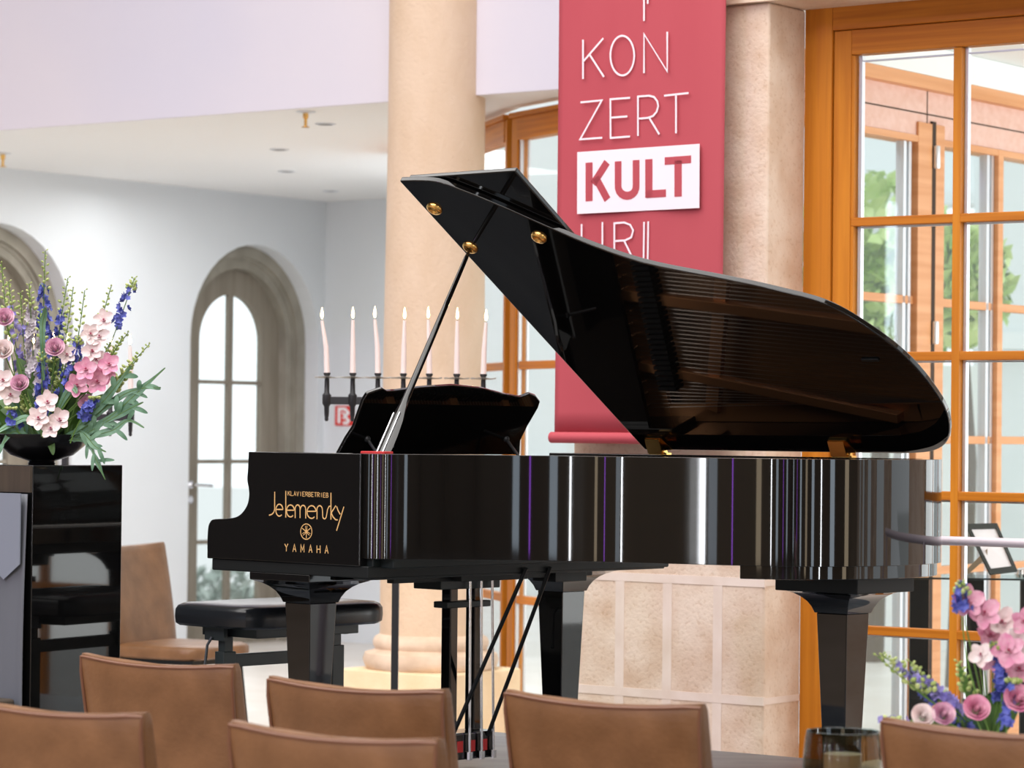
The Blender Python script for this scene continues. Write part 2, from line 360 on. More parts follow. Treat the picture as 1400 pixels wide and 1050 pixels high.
mb = MB(); mb.box((PU0, PV, 0), (PU1, PV+.26, 3.04), W); pier = struct(mb.build('wall_pier', 'travertine', bevel=.012))
mb = MB()
for px in (848, 913, 982):
    u = onv(px, 850, PV)[0]; mb.box((u-.022, PV-.002, 0), (u+.018, PV+.01, .93), W)
for z in (.925, .495, 2.86):
    if z > 2: continue
    mb.box((PU0, PV-.0025, z-.016), (PU1+.002, PV+.01, z+.016), W); mb.box((PU1-.005, PV, z-.012), (PU1+.0025, PV+.25, z+.012), W)
g = mb.build('mortar_joint', 'grout', pier)
wallbox('wall_lintel', PU0-.03, 2, PV-.03, PV+.26, 3.04, 3.6, 'travertine')
wallbox('wall_above_window', PU0, 2, PV+.02, SV+.1, 3.6, 7.2, 'lilac')

# right window (structure window_3)
WV = 9.56
def fW(u, v, z): return W(u, WV+v, z)
t = empty('window_3', (0, 0, 0)); struct(t)
mb = MB(); mb.box((-5.74, 0, 0), (-5.623, .09, 3.05), fW); mb.build('window_frame', 'orange', t, .004)
mb = MB(); mb.box((-5.623, 0, 2.955), (-3.2, .09, 3.05), fW); mb.build('window_head', 'orangeh', t, .004)
us = [-5.547, -5.111, -4.68, -4.25, -3.82]
mb = MB(); mb.box((-5.62, .01, .05), (us[0], .07, 2.953), fW)
for u in us[1:]: mb.box((u-.016, .012, .2), (u+.016, .06, 2.86), fW)
mb.box((us[0]-.012, .016, .2), (us[0]+.012, .05, 2.86), fW)
mb.build('window_stile', 'orange', t, .003)
mb = MB(); mb.box((us[0], .01, 2.862), (-3.3, .07, 2.953), fW); mb.box((us[0], .01, .05), (-3.3, .07, .25), fW)
for z in (2.247, 1.753, 1.251, .754): mb.box((us[0], .014, z-.016), (-3.3, .058, z+.016), fW)
mb.build('window_rail', 'orangeh', t, .003)
mb = MB(); mb.box((us[0], .033, .25), (-3.3, .037, 2.862), fW); mb.build('window_pane', 'glass', t)
mb = MB()
for u in us[:-1]: mb.box((u+.017, .04, .2), (u+.030, .06, 2.86), fW)
for z in (2.86, 2.247, 1.753, 1.251, .754): mb.box((us[0], .045, z-.023), (-3.3, .06, z-.017), fW)
mb.build('glazing_strip', 'alu', t)
for k, (a_, b_) in enumerate(((-3.28, -2.6), (-1.1, -.6), (1.0, 1.7), (3.6, 4.4), (6.4, 7.0), (9.2, 12))): wallbox('wall_right_pier', a_, b_, WV, WV+.25, 0, 3.04, 'travertine')
wallbox('wall_right_lintel', 2, 12.3, WV, WV+.25, 3.04, 7.2, 'hall')
# folding leaves of the bay behind it (window_4), plane u = BU, running away along v
BU = -6.38
def vB(px): return onu(px, 400, BU)[0]
def zB(px, py): return onu(px, py, BU)[1]
t = empty('window_4', (0, 0, 0)); struct(t)
def fB(a, v, z): return W(BU+a, v, z)
zh = zB(1250, 112); zg = zB(1248, 184)
mb = MB(); mb.box((-.08, 9.9, zg), (.0, 17, zh-.02), fB); mb.build('window_panel', 'pink', t)
mb = MB()
for zz in (zg+(zh-zg)*.42,): mb.box((-.01, 9.9, zz), (.002, 17, zz+.006), fB)
mb.box((-.01, vB(1265)+.0, zg), (.002, vB(1265)+.006, zh), fB)
mb.box((-.06, vB(1270), 0), (.012, vB(1275), zh-.16), fB)
mb.build('panel_joint', 'gap', t)
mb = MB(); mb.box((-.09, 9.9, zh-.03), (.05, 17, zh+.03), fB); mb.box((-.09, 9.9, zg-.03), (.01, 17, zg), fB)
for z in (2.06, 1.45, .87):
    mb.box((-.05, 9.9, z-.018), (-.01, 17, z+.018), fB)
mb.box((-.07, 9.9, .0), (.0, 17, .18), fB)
mb.build('window_rail', 'ohaze', t, .003)
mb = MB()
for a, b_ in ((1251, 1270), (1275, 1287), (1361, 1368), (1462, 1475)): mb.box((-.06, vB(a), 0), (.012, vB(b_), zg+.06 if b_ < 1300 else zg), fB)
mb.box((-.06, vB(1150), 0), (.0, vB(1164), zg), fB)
mb.build('window_stile', 'ohaze', t, .003)
mb = MB(); mb.box((-.03, 9.9, .18), (-.026, 17, zg), fB); mb.build('window_pane', 'glass', t)
mb = MB()
for a in (1237, 1244, 1351, 1357): mb.box((-.05, vB(a), .18), (-.01, vB(a+3.5), zg-.02), fB)
mb.build('glazing_strip', 'alu', t)
mb = MB()
for py in (215, 455):
    z = zB(1273, py); mb.lathe([(.014, -.05), (.016, -.045), (.016, .045), (.014, .05)], W(BU+.022, vB(1273), z))
mb.build('window_hinge', 'alu', t)
# bay soffit above the leaves
wallbox('ceiling_bay', BU-.0, -4.2, WV+.12, 17, zh+.16, zh+.3, 'exwhite')
mb = MB()
for i in range(4): mb.box((BU+.02+i*.42, WV+.12, zh+.03), (BU+.05+i*.42, 17, zh+.16-.002), W) if i == 0 else mb.box((BU+.1+i*.35, WV+.13, zh+.14), (BU+.13+i*.35, 16.9, zh+.159), W)
struct(mb.build('trim_2', 'exwhite'))

# ---------------------------------------------------------------- outside
mb = MB(); mb.add([(-60, 12, -.25), (60, 12, -.25), (60, 90, -.25), (-60, 90, -.25)], [(0, 1, 2, 3)]); struct(mb.build('ground', 'ground'))
def outb(name, px0, px1, y0, y1, Y, D, m, label, extra=None):
    a = at(px0, y1, Y); b_ = at(px1, y0, Y); t = empty(name, (a.x, Y, -.25), 0, label, 'building')
    mb = MB(); mb.box((0, 0, a.z+.25 if y1 < 900 else 0), (b_.x-a.x, D, b_.z+.25)); mb.build('wall', m, t)
    return t, a, b_
t, a, b_ = outb('white_building', 1125, 1342, -60, 262, 24, 5, 'exwhite', 'white rendered building with a deep flat slab edge seen through the right window')
mb = MB(); mb.box((-.3, -.5, b_.z*0 + at(1200, 284, 24).z+.25), (b_.x-a.x+.2, -.02, at(1200, 268, 24).z+.25)); mb.build('slab_edge', 'exwhite', t)
mb = MB()
for x in (.05, 1.2): mb.box((x, 1.5, 0), (x+.2, 1.7, a.z+.25)) if x < 1 else None
mb.build('post', 'exwhite', t)
t, a, b_ = outb('garden_wall', 1338, 1700, 190, 1000, 22, .4, 'exgrey', 'pale grey rendered wall outside the right window, right of the white building')
t['category'] = 'wall'
mb = MB(); mb.box((-.3, -.2, at(1350, 478, 22).z+.25), (.35, -.01, at(1350, 455, 22).z+.25)); mb.build('ledge', 'exwhite', t)
t, a, b_ = outb('pale_house', 560, 1100, -50, 1000, 27, 4, 'exwhite', 'pale rendered house wall outside behind the narrow orange-framed windows')
mb = MB(); mb.box((.5, -.3, 1.2), (3.3, -.01, 1.4)); mb.build('sill', 'exgrey', t)
t, a, b_ = outb('low_garden_wall', 1130, 1340, 500, 1000, 20.5, .3, 'exwhite', 'low white garden wall outside the right window below the trees'); t['category'] = 'wall'
def tree(name, px, py, Y, r, label, n=900, cz=None, zb=-.25):
    c = at(px, py, Y); t = empty(name, (c.x, c.y, zb), 0, label, 'tree', )
    rnd = random.Random(px); mb = MB(); h = c.z-zb
    for i in range(n):
        d = Vector((rnd.gauss(0, 1), rnd.gauss(0, 1), rnd.gauss(0, 1))).normalized()*r*(rnd.random()**.4)*Vector((1, 1, 1)).length/1.73
        p = Vector((0, 0, h)) + Vector((d.x, d.y, d.z*1.25)); s = rnd.uniform(.05, .11)
        a_ = Vector((rnd.gauss(0, 1), rnd.gauss(0, 1), rnd.gauss(0, 1))).normalized(); b_ = a_.orthogonal().normalized(); c_ = a_.cross(b_)
        mb.add([p+b_*s, p+c_*s*.5, p-b_*s, p-c_*s*.5+a_*s*.2], [(0, 1, 2, 3)])
    mb.build('foliage', 'bush' if name == 'garden_bush' else 'foliage', t)
    mb = MB(); mb.tube([(0, 0, 0), (.05, 0, h*.6), (0, 0, h)], [.08, .06, .03]); mb.build('trunk', 'bark', t)
tree('garden_tree', 1195, 395, 19.5, .62, 'bright green tree outside the right window, left of the hinged stile', 1500)
tree('garden_tree', 1312, 390, 17.6, .3, 'bright green tree outside the right window, right of the hinged stile', 900)

tree('garden_bush', 300, 862, 27, .5, 'low haze-greyed green bush outside the arched door, left of its centre bar', 700)
tree('garden_bush', 352, 862, 25, .3, 'low haze-greyed green bush outside the arched door, right of its centre bar', 500)
# ---------------------------------------------------------------- stage
mb = MB(); mb.box((-9.6, 5.9, 0), (-6.61, 8.9, .2), W); tag(mb.build('added_dark_step', 'step', None, .004, loc=W(-8.1, 7.4)), 'unseen dark step added left of the stage under the black plinth', 'platform')  # added out of view to darken the reflection in the lid
mb = MB(); mb.box((-6.6, 6.294, 0), (-2.6, 8.494, .405), W); 
st = mb.build('stage_platform', 'stage', None, .004, loc=W(-4.6, 7.4)); tag(st, 'low dark blue-grey stage platform that the grand piano stands on', 'stage')
SH = .405

# ================================================================== PIANO
PTH = radians(43); PO = Vector((-.943, 9.202, SH)); SH2 = SH
piano = empty('grand_piano', PO, -PTH, 'black lacquered grand piano with raised lid and gold lettering on its cheek, on the stage', 'piano')
PUx = Vector((cos(PTH), -sin(PTH), 0)); PVx = Vector((sin(PTH), cos(PTH), 0))
def toP(p): q = Vector(p)-PO; return Vector((q.dot(PUx), q.dot(PVx), q.z))
CY = .03
def onCheek(px, py): q = toP(hit(px, py, PO+PVx*CY, PVx)); return q.x, q.z
def catmull(pts, k=6, closed=False):
    out = []; n = len(pts); P = [Vector(p) for p in pts]
    rng = range(n if closed else n-1)
    for i in rng:
        p0 = P[(i-1) % n] if closed or i > 0 else P[i]; p1 = P[i]; p2 = P[(i+1) % n]; p3 = P[(i+2) % n] if closed or i+2 < n else p2
        for j in range(k):
            t = j/k; out.append(.5*((2*p1)+(p2-p0)*t+(2*p0-5*p1+4*p2-p3)*t*t+(3*p1-p0-3*p2+p3)*t**3))
    if not closed: out.append(P[-1])
    return out
curve = [(.60,.032),(.70,.052),(.765,.10),(.85,.185),(.94,.275),(1.035,.36),(1.14,.435),(1.25,.495),(1.45,.565),(1.60,.625),(1.735,.705),(1.82,.83),(1.862,.975),(1.866,1.135),(1.838,1.265),(1.775,1.37),(1.69,1.43),(1.57,1.455)]
curve2 = [(p.x, p.y) for p in catmull([(*p, 0) for p in curve], 12)]
outer = [(0.30, CY), (.45, CY)] + curve2 + [(1.2, 1.46), (.30, 1.46)]
def offset(poly, d):
    n = len(poly); out = []
    for i in range(n):
        a = Vector(poly[max(i-1, 0)]); b = Vector(poly[min(i+1, n-1)]); t = (b-a).normalized(); nn = Vector((-t.y, t.x)); p = Vector(poly[i])+nn*d
        out.append((p.x, p.y))
    return out
inner = offset(outer, .055)
RT = .99; RB = .683
def ring_strip(o, i, z0, z1):
    mb = MB(); n = len(o)
    vs = [(*p, z0) for p in o] + [(*p, z1) for p in o] + [(*p, z0) for p in i] + [(*p, z1) for p in i]
    for k in range(n-1):
        mb.sm += [True, False, True, False]; mb.mi += [0]*4
        mb.f += [[k, k+1, k+1+n, k+n], [k+n, k+1+n, k+1+3*n, k+3*n], [k+3*n, k+1+3*n, k+1+2*n, k+2*n], [k+2*n, k+1+2*n, k+1, k]]
    mb.f += [[0, n, 3*n, 2*n], [n-1, 3*n-1, 4*n-1, 2*n-1]]; mb.mi += [0]*2; mb.sm += [False]*2
    mb.v = vs; return mb
rim = ring_strip(outer, inner, RB, RT).build('rim', 'lacquer', piano, .003)
# lower band beneath the tail half
lo = [p for p in offset(outer, .012) if p[0] > 1.585]; li = offset(lo, .05)
ring_strip(lo, li, .645, RB+.001).build('lower_rim', 'lacquer', rim, .002)
# cheek with scrolled arm (treble side) and its twin on the bass side
prof = [(340,615),(339,640),(338,656),(340,668),(340.5,678),(338,690),(331,701),(322,707),(308,709),(292,710),(287,714),(284.5,722),(283.5,740),(283.5,756)]
pp = catmull([(*onCheek(*p), 0) for p in prof], 4)
xb = pp[-1].y
poly = [(p.x, p.y) for p in pp]; 
cz = .66
poly = poly[:-1] + [(poly[-1][0], cz), (.66, cz), (.66, RT), (poly[0][0], RT)]
poly = poly[1:]
for nm, y0, y1 in (('cheek', CY-.0015, CY+.075), ('cheek', 1.385, 1.461)):
    mb = MB(); mb.prism([(x, y0, z) for x, z in poly], (0, y1-y0, 0)); ck = fixn(mb.build(nm, 'lacquer', piano, .003, 3))
    if y0 < .5: cheek = ck
x0a = poly[-1][0]; xt = min(p[0] for p in poly)
# key bed
mb = MB(); mb.box((xt+.016, CY+.005, .625), (.69, 1.40, cz+.001)); mb.build('keybed', 'satinblack', piano, .004)
mb = MB(); mb.box((.60, CY+.03, .62), (.685, 1.385, .70)); mb.box((.66, CY+.06, .655), (.74, 1.3, .71)); mb.build('rear_beam', 'darkframe', piano, .004)
mb = MB(); mb.box((xt+.01, CY+.075, cz), (xt+.035, 1.385, cz+.055)); mb.build('key_slip', 'lacquer', piano, .004)
# keys
mb = MB(); kw = 1.23/52; ky = .13; kx0 = xt+.04; kz = cz+.062
for i in range(52): mb.box((kx0, ky+i*kw+.0006, kz-.02), (kx0+.15, ky+(i+1)*kw-.0006, kz))
kb = mb.build('keyboard', 'ivory', piano, .001, 1)
mb = MB()
for i in range(51):
    if i % 7 in (0, 1, 3, 4, 5): mb.box((kx0+.05, ky+(i+1)*kw-.005, kz), (kx0+.15, ky+(i+1)*kw+.005, kz+.012))
mb.build('black_keys', 'lacquer', kb)
mb = MB(); mb.box((xt+.05, CY+.076, kz-.02), (xt+.20, .128, kz+.02)); mb.build('key_block', 'lacquer', piano)
mb = MB(); mb.box((xt+.05, 1.362, kz-.02), (xt+.20, 1.384, kz+.02)); mb.build('key_block', 'lacquer', piano)
mb = MB(); mb.box((xt+.27, CY+.077, RT-.05), (.53, 1.384, RT-.035)); mb.build('music_shelf', 'lacquer', piano)
mb = MB(); mb.prism([(kx0+.155, CY+.077, cz), (kx0+.165, CY+.077, RT-.10), (kx0+.20, CY+.077, RT-.012), (kx0+.225, CY+.077, RT-.012), (kx0+.225, CY+.077, cz)], (0, 1.304, 0)); fb = fixn(mb.build('fallboard', 'lacquer', piano, .003))
# interior
mb = MB(); ip = [(x, y) for x, y in offset(outer, .056)]
mb.prism([(x, y, .80) for x, y in ip], (0, 0, .012)); fixn(mb.build('soundboard', 'board', piano))
def bar(mb, a, b, w, z0, z1):
    a = Vector((*a, 0)); b = Vector((*b, 0)); d = (b-a).normalized(); n = Vector((-d.y, d.x, 0))*w/2
    mb.prism([a+n+RZ*z0, b+n+RZ*z0, b-n+RZ*z0, a-n+RZ*z0], (0, 0, z1-z0))
mb = MB(); ip2 = offset(outer, .115)
rs = ring_strip(ip, ip2, .845, .865); mb.add(rs.v, rs.f)
mb.box((.36, .10, .85), (.56, 1.39, .868))
bar(mb, (.5, .42), (1.22, .62), .03, .865, .90); bar(mb, (.5, .66), (1.55, .78), .035, .865, .905); bar(mb, (.5, .95), (1.75, 1.12), .035, .865, .905)
bar(mb, (.5, .25), (.95, .42), .03, .865, .90); bar(mb, (.75, 1.36), (.95, .8), .05, .862, .885); bar(mb, (.5, 1.2), (1.5, 1.38), .03, .865, .90)
fixn(mb.build('iron_plate', 'plate', piano, .004))
mb = MB()
for i in range(84):
    y = .16+i*.0143; x1 = .82+i*.0128 if i < 70 else 1.71-(i-70)*.01
    x1 = min(x1, 1.72); yy = y+.05
    mb.tube([(.50, y, .888), (x1, min(yy+.06, 1.33), .882)], .0011, 3, False)
so = mb.build('strings', 'steel', piano); so['kind'] = 'stuff'
mb = MB()
for i in range(60): mb.box((.585, .20+i*.018, .885), (.66, .212+i*.018, .93))
do = mb.build('dampers', 'satinblack', piano); do['kind'] = 'stuff'
mb = MB()
for i in range(90):
    mb.lathe([(.0035, 0), (.0035, .03)], (.42+(i % 3)*.03, .14+i*.0135, .868), 6)
do = mb.build('tuning_pins', 'chrome', piano); do['kind'] = 'stuff'
# lid
HY = 1.455; HZ = 1.004; PHI = radians(35)
eL = Vector((0, -cos(PHI), sin(PHI))); nL = Vector((0, sin(PHI), cos(PHI)))   # lid coords: x, r (from hinge), h (above)
def LF(x, r, h): return Vector((x, HY, HZ)) + eL*r + nL*h
lidpts = [(.535, .045)] + [(p[0], p[1]) for p in [(.60,.048),(.685,.063),(.765,.118),(.855,.197),(.945,.285),(1.04,.373),(1.145,.45),(1.25,.503),(1.45,.573),(1.60,.632),(1.742,.707),(1.825,.832),(1.872,.975),(1.876,1.138),(1.848,1.268),(1.78,1.382),(1.69,1.44),(1.57,1.455)]]
lc = [lidpts[0]] + [(p.x, p.y) for p in catmull([(*p, 0) for p in lidpts[1:]], 10)]
lidpoly = [(x, HY-y) for x, y in lc] + [(.535, 0)]
lid = MB(); lid.prism([LF(x, r, 0) for x, r in lidpoly], nL*.018); lid = fixn(lid.build('lid', 'lacquer', piano, .004, 3))
flap = MB(); flap.prism([LF(x, r, .021) for x, r in ((.548, 0.02), (.99, 0.02), (.99, 1.395), (.548, 1.395))], nL*.016); flap = fixn(flap.build('lid_flap', 'lacquer', lid, .004, 3))
for r in (.2, .5, .8, 1.1): mb = MB(); mb.box((0, 0, 0), (1, 1, 1), lambda a, b, c, r=r: LF(.537+a*.06, r+b*.1, .0175+c*.0035)); mb.build('flap_hinge', 'gold', lid)
def onLid(px, py):
    wA = PO + PUx*0 + PVx*HY + RZ*HZ; e = PVx*-cos(PHI)+RZ*sin(PHI); n = PUx.cross(e); q = hit(px, py, wA, n)-wA; return q.dot(PUx), q.dot(e)
for px, py in ((594, 285), (737, 324), (643, 338)):
    x, r = onLid(px, py); mb = MB()
    mb.lathe([(.026, 0), (.025, -.005), (.020, -.010), (.015, -.011), (.011, -.006), (0, -.003)], LF(x, r, 0), 20, nL)
    mb.build('prop_cup', 'gold', lid)
tx, tr = onLid(643, 340)
top = LF(tx, tr, -.012); bot = Vector((.653, .105, .955))
ax = (top-bot).normalized(); sd = ax.cross(Vector((0, 1, 0))).normalized(); sd = Vector((1, 0, 0)) - ax*ax.x; sd.normalize(); nn = ax.cross(sd)
Lp = (top-bot).length
mb = MB(); rings = []
for t_, w, d_ in ((0, .030, .011), (.13, .029, .011), (.20, .024, .011), (.27, .016, .010), (.31, .0115, .010), (.6, .0095, .0095), (.97, .007, .007), (1, .004, .004)):
    c0 = bot+ax*Lp*t_; rings.append([c0 + sd*w*cos(a_*pi/6)*(1 if t_ > .25 else 1.08) + nn*d_*sin(a_*pi/6) for a_ in range(12)])
mb.loft(rings); prop = mb.build('lid_prop', 'lacquer', piano)
mb = MB()
for s in (-1, 1):
    mb.box((0, 0, 0), (1, 1, 1), lambda a, b, c, s=s: bot+ax*Lp*(.01+.22*a)+sd*(s*.012+(b-.5)*.004)+nn*(.010+c*.003)*1)
    mb.box((0, 0, 0), (1, 1, 1), lambda a, b, c, s=s: bot+ax*Lp*(.01+.22*a)+sd*(s*.012+(b-.5)*.004)-nn*(.010+c*.003)*1)
mb.build('prop_strut', 'chrome', prop)
mb = MB(); mb.box((.60, .085, .965), (.70, .125, .997)); mb.build('prop_felt', 'felt', piano, .003)
for x in (.60, 1.345):
    mb = MB(); mb.box((x, HY-.055, HZ-.015), (x+.075, HY-.03, HZ-.008))
    mb.add([LF(x-.01, .01, -.002), LF(x+.06, .01, -.002), LF(x+.06, .075, -.002), LF(x-.01, .075, -.002), LF(x-.01, .01, -.006), LF(x+.06, .01, -.006), LF(x+.06, .075, -.006), LF(x-.01, .075, -.006)], [(0,1,2,3),(7,6,5,4),(0,4,5,1),(1,5,6,2),(2,6,7,3),(3,7,4,0)])
    mb.prism([(x, HY-.055, HZ-.012), (x+.06, HY-.055, HZ-.012), (x+.05, HY-.062, HZ+.035), (x-.01, HY-.062, HZ+.035)], (0, -.005, 0))
    mb.tube([(x, HY-.05, HZ-.006), (x+.07, HY-.05, HZ-.006)], .007); fixn(mb.build('lid_hinge', 'gold', lid))
mb = MB(); a_, b_ = onLid(1180, 493); mb.box((0, 0, 0), (1, 1, 1), lambda x, y, z: LF(a_+x*.06, b_+y*.012, -z*.006)); mb.build('lid_catch', 'satinblack', lid, .002)
# music desk
DX = .30; DZ = .935; tl = radians(30)
dA = PO+PUx*DX+RZ*DZ; dE = PUx*sin(tl)+RZ*cos(tl); dN = PVx.cross(dE)
def onDesk(px, py): q = hit(px, py, dA, dN)-dA; return q.dot(PVx), q.dot(dE)
dp = [(462,622),(474,600),(484,585),(491,565),(497,548),(503,538),(514,534),(524,531),(530,535),(545,534),(575,530),(620,527),(660,531),(690,539),(712,543),(718,541),(725,538),(733,541),(739,549),(736,558),(722,582),(712,602),(711,622)]
dpp = [onDesk(*p) for p in dp]
lE = Vector((sin(tl), 0, cos(tl))); lN = Vector((-cos(tl), 0, sin(tl)))
mb = MB(); mb.prism([Vector((DX, 0, DZ))+Vector((0, y, 0))+lE*e for y, e in dpp], lN*.014); desk = fixn(mb.build('music_desk', 'lacquer', piano, .004, 3))
mb = MB()
for s in (0, 1):
    a_ = onDesk(692, 600) if s else onDesk(502, 600)
    p0 = Vector((DX, a_[0], DZ))+lE*a_[1]; mb.tube([p0, p0+Vector((.07, .0, -.07))], .005)
    mb.ball(p0, .011); mb.build('desk_strut', 'iron', desk); mb = MB()
# legs
def leg(x, y, zt, a=.057):
    mb = MB(); prof = [(.62, .132), (.604, .132), (.600, .122), (.593, .105), (.583, .090), (.569, .076), (.552, .066), (.535, .060)]
    if zt < .62: pass
    rings = []
    for z, h in prof: rings.append([(x-h, y-h, z), (x+h, y-h, z), (x+h, y+h, z), (x-h, y+h, z)])
    rings[0] = [(q[0], q[1], zt) for q in rings[0]]
    mb.loft(rings[::-1], smooth=False); l = fixn(mb.build('leg', 'lacquer', piano, .002))
    mb = MB(); rings = [[(x-h, y-h, z), (x+h, y-h, z), (x+h, y+h, z), (x-h, y+h, z)] for z, h in ((.095, .040), (.14, .041), (.535, .0555))]
    mb.loft(rings, smooth=False); fixn(mb.build('leg_shaft', 'lacquer', l, .003))
    mb = MB(); mb.lathe([(.03, .095), (.03, .07), (.012, .068), (.012, .05)], (x, y, 0), 16); mb.lathe([(.028, -.018), (.035, -.012), (.035, .012), (.028, .018)], (x, y, .0362), 20, (0, 1, 0)); mb.build('caster', 'gold', l)
leg(.31, .165, .626); leg(.31, 1.30, .626); leg(1.645, 1.06, .644)
# second tier block on tail leg
mb = MB(); mb.box((1.50, .92, .60), (1.80, 1.20, .645)); mb.build('leg_block', 'satinblack', piano, .003)
# lyre
lx, ly = .40, .735
ly_r = MB(); ly_r.box((lx-.07, ly-.15, .565), (lx+.05, ly+.12, .625)); lyre = ly_r.build('pedal_lyre', 'darkframe', piano, .003)
mb = MB()
for s in (-1, 1): mb.box((lx-.022, ly+s*.055-.017, .115), (lx+.018, ly+s*.055+.017, .57))
mb.build('lyre_pillar', 'lacquer', lyre, .003)
mb = MB(); mb.box((lx-.03, ly-.10, .505), (lx+.03, ly+.10, .525)); mb.build('lyre_crossbar', 'darkframe', lyre, .003)
mb = MB(); mb.box((lx-.05, ly-.125, .03), (lx+.05, ly+.105, .115)); mb.build('pedal_box', 'lacquer', lyre, .006)
mb = MB()
for s in (-1, 0, 1): mb.box((lx+.05, ly+s*.055-.014, .055), (lx+.053, ly+s*.055+.010, .090))
mb.build('pedal_felt', 'felt', lyre)
mb = MB()
for s in (-1, 0, 1):
    mb.tube([(lx+.062, ly+s*.055+.03, .045), (lx+.062, ly+s*.05+.02, .60)], .0042); mb.tube([(lx+.062, ly+s*.055+.03, .03), (lx+.062, ly+s*.055+.03, .055)], .010)
mb.build('pedal_rod', 'chrome', lyre)
mb = MB()
for s in (-1, 0, 1): mb.box((lx-.16, ly+s*.055-.014, .045), (lx-.045, ly+s*.055+.014, .055))
mb.build('pedal', 'gold', lyre, .004)
def PL(px, py, Y): return toP(at(px, py, Y))
mb = MB(); mb.tube([Vector((lx+.045, ly-.09, .10)), Vector((.70, ly-.03, .64))], .0065); mb.tube([Vector((lx+.05, ly+.07, .10)), Vector((.70, ly+.08, .64))], .0065); mb.build('lyre_brace', 'satinblack', lyre)
mb = MB(); mb.box((.46, .50, .60), (.62, .80, .632)); mb.box((.55, .25, .60), (.58, 1.15, .63)); mb.box((.5, .95, .585), (.6, 1.1, .63)); mb.build('trap_lever', 'satinblack', piano, .003)
# lettering on the cheek
ch = lambda x, y: onCheek(270+x/3.8886, 590+y/3.8886)
def fC(x, z, h): return Vector((x, CY-.0016-h, z))
mb = MB()
def cs(pts, w): ribbon(mb, [ch(*p) for p in pts], w, fC)
w1 = .0036
def ee(cx, cy, rx, ry): cs([(cx-rx, cy-.12*ry), (cx+rx, cy-.12*ry)], w1); cs(arc(cx, cy, rx, ry, -8, -330+20, 14), w1)
cs([(413,320),(413,412),(408,430),(398,440),(383,445)], w1)
ee(438, 418, 19, 32); cs([(472,315),(472,457)], w1); ee(497, 422, 21, 32)
cs([(522,460),(522,415)]+arc(535,412,13,22,180,360,8)+[(548,460)], w1); cs([(550,415)]+arc(564,414,14,22,180,360,8)+[(578,462)], w1)
ee(609, 428, 24, 34)
cs([(638,466),(638,425)]+arc(652,418,15,24,180,360,8)+[(668,445)]+arc(678,448,10,16,180,20,6)+[(694,415),(702,398),(710,396)], w1)
cs([(712,325),(712,468)], w1); cs([(738,394),(714,432),(722,452),(736,468),(748,470)], w1); cs([(742,398),(750,420),(761,440)], w1); cs([(781,400),(742,527)], w1)
def word(txt, x0, y0, x1, y1, h, lw, wd):
    n = len(txt)
    for i, c in enumerate(txt):
        t_ = i/(n-1); cx = x0+(x1-x0)*t_; cy = y0+(y1-y0)*t_
        for s in FONT[c]: cs([(cx+(p[0]-.5)*lw, cy+p[1]*h) for p in s], wd)
word('KLAVIERBETRIEB', 489, 317, 692, 327, 23, 11, .0017)
word('YAMAHA', 475, 597, 689, 608, 40, 17, .0026)
ribbon(mb, [ch(*p) for p in arc(581, 532, 30, 41, 0, 360, 28)[:-1]], .0026, fC, closed=True)
for a_ in (90, 210, 330):
    c_, s_ = cos(radians(a_)), sin(radians(a_))
    cs([(581-c_*25*.3, 532-s_*35*.3), (581+c_*25, 532+s_*35)], .0024)
    for o_ in (-1, 1):
        px_, py_ = -s_*4*o_, c_*5*o_
        cs([(581+px_-c_*22, 532+py_-s_*31), (581+px_*.6, 532+py_*.6)], .0016)
mb.build('lettering', 'letter', cheek)

# ================================================================== BENCH
bt = empty('piano_bench', PO+PUx*-.12+PVx*.44, -PTH, 'black leather-topped piano bench on two square metal posts under the keyboard end', 'bench')
def rbox(mb, x0, x1, y0, y1, z0, z1, r=.03, puff=.012, n=10, p=4):
    """soft cushion: superellipse rings"""
    cx, cy = (x0+x1)/2, (y0+y1)/2; hx, hy = (x1-x0)/2, (y1-y0)/2; rings = []
    prof = [(z0, -.012), (z0+.008, -.002), (z0+(z1-z0)*.4, 0), (z0+(z1-z0)*.72, -.001), (z0+(z1-z0)*.9, -.008), (z1, -.022), (z1+puff*.5, -min(hx, hy)*.45), (z1+puff, -min(hx, hy)*.85)]
    for z, d in prof:
        ring = []; m = 40; ax_, ay_ = max(hx+d, .01), max(hy+d, .01)
        for k in range(m):
            a = 2*pi*k/m+pi/m; c, s = cos(a), sin(a); q = (abs(c)**(p*2.2)+abs(s)**(p*2.2))**(-1/(p*2.2)); ring.append((cx+ax_*c*q, cy+ay_*s*q, z))
        rings.append(ring)
    mb.loft(rings); return mb
mb = MB(); rbox(mb, -.20, .20, -.31, .30, .437, .508); seat = mb.build('seat', 'bench', bt)
mb = MB(); mb.box((-.13, -.22, .405), (.13, .22, .438)); mb.build('seat_frame', 'benchmetal', bt, .003)
for s in (-1, 1):
    mb = MB(); mb.box((-.022, s*.235-.026, .03), (.022, s*.235+.026, .36)); lg = mb.build('leg', 'benchmetal', bt, .003)
    mb = MB(); mb.box((-.015, s*.235-.017, .36), (.015, s*.235+.017, .406)); mb.build('lift_post', 'benchmetal', lg)
    mb = MB(); mb.box((-.17, s*.235-.026, 0), (.17, s*.235+.026, .032)); mb.build('foot', 'benchmetal', lg, .004)
mb = MB(); mb.box((-.012, -.21, .31), (.012, .21, .35)); mb.build('stretcher', 'benchmetal', bt, .003)
for s in (-1, 1):
    mb = MB(); mb.tube([(-.02, s*.275, .405), (-.03, s*.285, .38), (-.03, s*.30, .27)], .0045); mb.ball((-.03, s*.30, .268), .007); mb.box((-.06, s*.262-.008, .395), (.03, s*.262+.008, .438)); mb.build('height_lever', 'benchmetal', bt)

